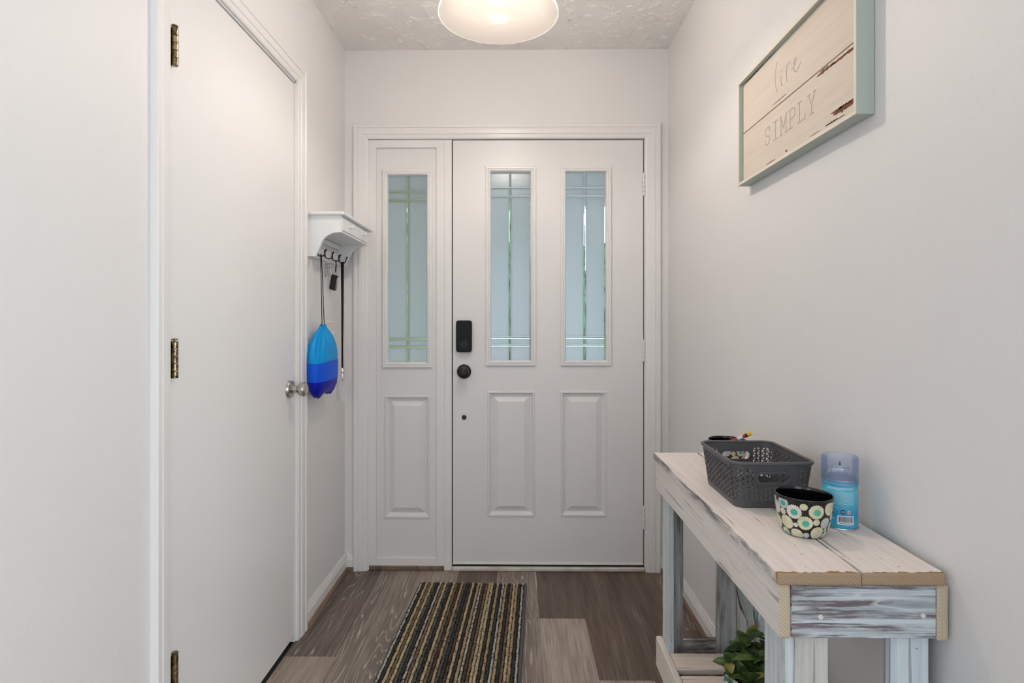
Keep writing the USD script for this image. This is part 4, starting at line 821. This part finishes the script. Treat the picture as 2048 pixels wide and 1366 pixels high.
# ------------------------------------------------------------------ aerosol can
CX, CY, CZ, CR = .652, 1.160, .7772, .0330
can = thing('aerosol_can', 'light blue air freshener refill can with a clear cap beside the basket', 'aerosol can', (CX, CY, CZ))
part('body', lathe([(0, CZ + .004), (.029, CZ + .002), (CR - .0008, CZ + .004), (CR - .0008, CZ + .094), (.031, CZ + .0965), (0, CZ + .0965)], 56, (CX, CY, 0)), M['can_blue'], can, smooth=35)
part('base_rim', lathe([(.030, CZ), (CR, CZ), (CR + .0006, CZ + .0015), (CR, CZ + .0035), (.030, CZ + .0035), (.030, CZ)], 56, (CX, CY, 0)), M['steel'], can, smooth=35)
dm = part('dome', lathe([(CR - .0015, CZ + .0955), (CR - .0015, CZ + .0975), (.0285, CZ + .1005), (.022, CZ + .108), (.0175, CZ + .1155), (.0168, CZ + .119), (.0175, CZ + .1205), (.0165, CZ + .1222), (.0145, CZ + .1215), (.011, CZ + .1190), (.006, CZ + .1190), (.005, CZ + .1215), (0, CZ + .1215)], 48, (CX, CY, 0)), M['steel'], can, smooth=35)
part('valve', lathe([(0, CZ + .121), (.0018, CZ + .121), (.0018, CZ + .1275), (.001, CZ + .1285), (0, CZ + .1285)], 12, (CX, CY, 0)), M['print_navy'], dm)
part('cap', lathe([(CR + .0004, CZ + .088), (CR + .0008, CZ + .088), (CR + .0004, CZ + .1385), (CR - .001, CZ + .1415), (CR - .004, CZ + .1428), (.012, CZ + .1434), (0, CZ + .1434)], 56, (CX, CY, 0)), M['cap'], can, smooth=35, label='clear bluish cap')
PH = math.atan2(-CY, -CX)
def label_patch(d0, d1, z0, z1, lift=.0002):
    n = max(2, int(abs(d1 - d0) / 3) + 1); t = PH + np.radians(np.linspace(d0, d1, n)); r = CR - .0008 + lift
    V = np.vstack([np.stack([CX + r * np.cos(t), CY + r * np.sin(t), np.full(n, z)], -1) for z in (z0, z1)])
    return V, np.array([(i, i + 1, n + i + 1, n + i) for i in range(n - 1)])
def label_poly(p, lift, d0, zc):
    m = trimesh.util.concatenate([trimesh.creation.extrude_polygon(q.segmentize(.002), .0001, engine='earcut') for q in getattr(p, 'geoms', [p])]); v = np.array(m.vertices); t = PH + math.radians(d0) + v[:, 0] / CR; r = CR - .0008 + lift + v[:, 2]
    return trimesh.Trimesh(np.stack([CX + r * np.cos(t), CY + r * np.sin(t), zc + v[:, 1]], -1), m.faces, process=False)
r4 = random.Random(4)
zl = lambda y: .9547 - .0001453 * y
lines = [label_patch(-60, 50, zl(y + 4), zl(y - 4)) for y in (600,)] + [label_patch(-40, 46, zl(y + 3.2), zl(y - 3.2)) for y in (652, 668)]
part('printed_stripe', cat_(*lines), M['print_white'], can)
tx = []
for y in np.arange(705, 872, 11):
    d = -22
    while d < 46:
        w = r4.uniform(3, 9); tx.append(label_patch(d, min(d + w, 48), zl(y + 2.6), zl(y - 2.6))); d += w + 1.4
    if y > 840: tx = [t for t in tx if True]
for y, d1 in ((905, -12), (922, -4), (960, -14), (985, -20), (1065, -14), (1080, -20)):
    tx.append(label_patch(-44, d1, zl(y + 3.4), zl(y - 3.4)))
part('small_print', cat_(*tx), M['print_pale'], can, label='rows of fine pale print', kind='stuff')
bc = part('barcode_panel', label_patch(-8, 47, zl(1145), zl(1022)), M['print_white'], can)
bars = []; d = -3
while d < 43:
    w = r4.choice([.6, .6, 1.1, 1.7]); bars.append(label_patch(d, d + w, zl(1110), zl(1034), .0004)); d += w + r4.choice([.6, .9, 1.4])
bars += [label_patch(d, d + 2.0, zl(1133), zl(1121), .0004) for d in np.arange(2, 40, 3.1)]
part('barcode', cat_(*bars), M['print_black'], bc)
rg = part('round_symbol', label_poly(Point(0, 0).buffer(.0044), .0003, 10, zl(970)), M['print_navy'], can)
part('symbol_bar', label_poly(unary_union([sbox(-.0026, .0004, .0026, .0013), sbox(-.0026, -.0013, .0026, -.0004)]), .0006, 10, zl(970)), M['print_white'], rg)
dg = part('hazard_diamond', label_poly(Polygon([(0, .005), (.0047, 0), (0, -.005), (-.0047, 0)]), .0003, 29, zl(972)), M['print_red'], can)
part('diamond_field', label_poly(Polygon([(0, .0038), (.0036, 0), (0, -.0038), (-.0036, 0)]), .0005, 29, zl(972)), M['print_white'], dg)
part('flame', label_poly(Polygon([(-.0012, -.0015), (.0012, -.0015), (.0015, .0), (.0005, .0006), (.0002, .0019), (-.0007, .0008), (-.0013, .0002)]), .0007, 29, zl(972)), M['print_black'], dg)

# ------------------------------------------------------------------ potted plant and glass vase on the lower shelf
PX, PY = .566, 1.330
pl = thing('potted_plant', 'bushy green succulent in a teal and cream pot on the table\'s lower shelf', 'plant', (PX, PY, SHZ))
part('pot', lathe([(0, SHZ + .0008), (.056, SHZ + .0008), (.060, SHZ + .004), (.084, SHZ + .150), (.086, SHZ + .168), (.080, SHZ + .168), (.075, SHZ + .146), (0, SHZ + .144)], 10, (PX, PY, 0)), M['pot_cream'], pl)
for k in range(1, 10, 2):
    a0, a1 = [2 * math.pi * q / 10 for q in (k, k + 1)]; fR = lambda z: np.interp(z, [.004, .150, .168], [.0605, .0846, .0866])
    V = [(PX + fR(z) * math.cos(a), PY + fR(z) * math.sin(a), SHZ + z) for z, a in ((.012, a0), (.012, a1), (.164, a1), (.164, a0))]
    part('painted_facet', (np.array(V), np.array([(0, 1, 2, 3)])), M['teal_paint'], pl, label='teal painted facet')
part('soil', lathe([(0, SHZ + .155), (.077, SHZ + .153)], 16, (PX, PY, 0)), M['soil'], pl)
def leaf(L, Wd, cup, th=.0016):
    ns, nw = 9, 4; V = []
    for i in range(ns):
        t = i / (ns - 1); w = Wd * (np.sin(np.pi * min(1, t * .93 + .05) ** .8) ** .75) * .5 + .0006; bend = -.22 * L * t * t
        for j in range(-2, 3): u = j / 2; V.append((u * w, L * t, bend + cup * w * u * u + .0))
    V = np.array(V); n = len(V); F = []
    for i in range(ns - 1):
        for j in range(nw): a = i * 5 + j; F.append((a, a + 1, a + 6, a + 5))
    B = V.copy(); B[:, 2] -= th * (1 - np.abs(np.tile(np.arange(-2, 3) / 2, ns)) ** 2) + .0001
    F = np.array(F); F2 = F[:, ::-1] + n
    return np.vstack([V, B]), np.vstack([F, F2])
rl = random.Random(21); stems = []
def put_leaf(base, az, el, roll, L, Wd, m):
    V, F = leaf(L, Wd, .25)
    R = trimesh.transformations.euler_matrix(el, 0, 0)[:3, :3]; R2 = trimesh.transformations.euler_matrix(0, roll, 0)[:3, :3]; R3 = trimesh.transformations.euler_matrix(0, 0, az)[:3, :3]
    V = V @ (R3 @ R @ R2).T + base
    V[:, 0] = np.minimum(V[:, 0], AX1 - .025)
    part('leaf', (V, F), m, pl, smooth=True)
for k in range(21):
    az = 2 * math.pi * k / 21 * 2.618 + rl.uniform(-.2, .2); spread = rl.uniform(.15, 1.0); Lh = rl.uniform(.030, .080) * (1.15 - .5 * spread)
    p0 = np.array([PX, PY, SHZ + .153]) + .030 * np.array([math.cos(az), math.sin(az), 0]) * rl.random()
    tip = p0 + np.array([math.cos(az) * .068 * spread, math.sin(az) * .068 * spread, Lh])
    mid = (p0 + tip) / 2 + np.array([math.cos(az), math.sin(az), 0]) * .008
    stems.append(tube([p0, mid, tip], [.0026, .0022, .0015], 5))
    for q in range(8):
        t = .35 + .65 * q / 7; b_ = p0 * (1 - t) ** 2 + 2 * mid * t * (1 - t) + tip * t * t
        la = az + q * 2.4 + rl.uniform(-.4, .4); el = rl.uniform(-.25, .55) + .5 * (t - .5)
        put_leaf(b_, la - math.pi / 2, el, rl.uniform(-.4, .4), rl.uniform(.034, .056), rl.uniform(.020, .029), rl.choices(LEAF, (5, 4, 1, 3))[0])
part('stems', cat_(*stems), LEAF[1], pl, kind='stuff')
VX_, VY_ = .615, 1.470
vs = thing('glass_vase', 'clear glass vase standing behind the plant on the lower shelf', 'vase', (VX_, VY_, SHZ))
part('body', lathe([(0, SHZ + .0008), (.040, SHZ + .0008), (.043, SHZ + .006), (.040, SHZ + .05), (.030, SHZ + .13), (.022, SHZ + .19), (.026, SHZ + .215), (.042, SHZ + .245), (.050, SHZ + .285), (.051, SHZ + .34), (.049, SHZ + .34), (.048, SHZ + .286), (.040, SHZ + .248), (.024, SHZ + .217), (.020, SHZ + .19), (.028, SHZ + .13), (.037, SHZ + .05), (.039, SHZ + .012), (0, SHZ + .010)], 40, (VX_, VY_, 0)), M['glass'], vs, smooth=35)

# ------------------------------------------------------------------ striped rug
R0, R1 = np.array([-.4459, 2.5848]), np.array([.0406, 2.5702]); dl = np.array([-.0300, -.7000]); dl /= np.linalg.norm(dl); RL = 1.22
dr_ = (R1 - R0); RW = np.linalg.norm(dr_); dr_ /= RW
rug = thing('striped_rug', 'brown, beige and charcoal striped loop-pile runner rug before the front door', 'rug', (*(R0 + dr_ * RW / 2 + dl * RL / 2), 0))
to_rug = lambda a, b, t: (R0[0] + dr_[0] * a + dl[0] * b, R0[1] + dr_[1] * a + dl[1] * b, t)
part('backing', extr(sbox(.002, .002, RW - .002, RL - .002), .0022, lambda a, b, t: to_rug(a, b, .0004 + t)), M['rug_back'], rug)
for a0, a1 in ((0, .004), (RW - .013, RW)):
    part('binding', tube([to_rug((a0 + a1) / 2, b, .0035) for b in np.linspace(0, RL, 12)], (a1 - a0) / 2 if a0 == 0 else .0058, 8), M['rug_bind'], rug, smooth=True, label='grey edge binding')
seq = 'wkbnbgkwnbgkbndtgkdbktwdnbbktkwtknbtkw'
pitch = (RW - .004 - .013) / len(seq)
ry = random.Random(3)
for q, ch in enumerate(seq):
    a = .004 + pitch * (q + .5); big = ch in 'btw'; ph = ry.random() * 6.28; per = .0105 if ch in 'bt' else .0125
    nb = int(RL / per); st = nb * 8; bb = np.linspace(.003, RL - .003, st)
    ph0 = 2 * np.pi * bb / per + ph
    rad = pitch * (.49 if ch != 'w' else .40) * (.22 + .78 * np.abs(np.sin(ph0 / 2)) ** .75) * (1 if big else .92)
    wob = .0007 * np.sin(bb * 90 + ph) + .0004 * np.sin(bb * 260 + ph)
    P = np.array([to_rug(a + w, b, .0038 + (.0016 if big else .0006) * abs(math.sin(t / 2))) for b, w, t in zip(bb, wob, ph0)])
    part('yarn_row', tube(P, rad, 6), YARN[ch], rug, smooth=True)

# ------------------------------------------------------------------ outdoors beyond the door glass
part('porch_floor', bx(-2.2, 2.2, D + .125, D + 2.0, -.12, -.02), M['porch'], kind='structure', label='concrete porch floor outside the front door', cat='porch')
part('porch_ceiling', bx(-2.2, 2.2, D + .125, D + 1.9, 2.42, 2.5), M['porch_ceiling'], kind='structure', label='pale porch ceiling outside the front door', cat='porch')
part('porch_beam', bx(-2.2, 2.2, D + 1.72, D + 1.9, 2.12, 2.42), M['porch_ceiling'], kind='structure', label='pale beam along the porch edge', cat='porch')
part('sidelight_tint_wall', bx(-.84, -.74, D + .125, D + 1.9, -.02, 2.55), M['tint_wall'], kind='structure', label='unseen wall added outside to darken and tint the sidelight panes', cat='wall')  # unseen wall added close by to dim and tint the sidelight glass
part('added_pale_ground', bx(-30, 30, D + 2.0, D + 10, -.4, -.2), M['porch'], kind='structure', label='unseen pale concrete added to keep the green cast out of the door glass', cat='added_pale_ground')  # added pale ground so less green light reaches the frosted panes
part('ground', bx(-30, 30, D + 10, D + 60, -.4, -.2), M['lawn'], kind='structure', label='green lawn seen blurred through the door glass', cat='lawn')
hd = []
for k in range(34):
    s = trimesh.creation.icosphere(2, 1.0); v = np.array(s.vertices); v *= (1 + .5 * (meshkit.fbm(v * 2.2 + k * 7, 3, k) - .5))[:, None]
    v = v * (1.3 + .6 * rng.random(), 1.0, 1.1 + 1.0 * rng.random()) + (-16 + k * .97, D + 13 + 3 * rng.random(), .9 + 1.9 * (k % 4 == 1)); hd.append((v, np.array(s.faces)))
part('tree_line', cat_(*hd), M['hedge'], kind='stuff', label='row of green trees seen blurred through the front door glass', cat='trees', smooth=True)
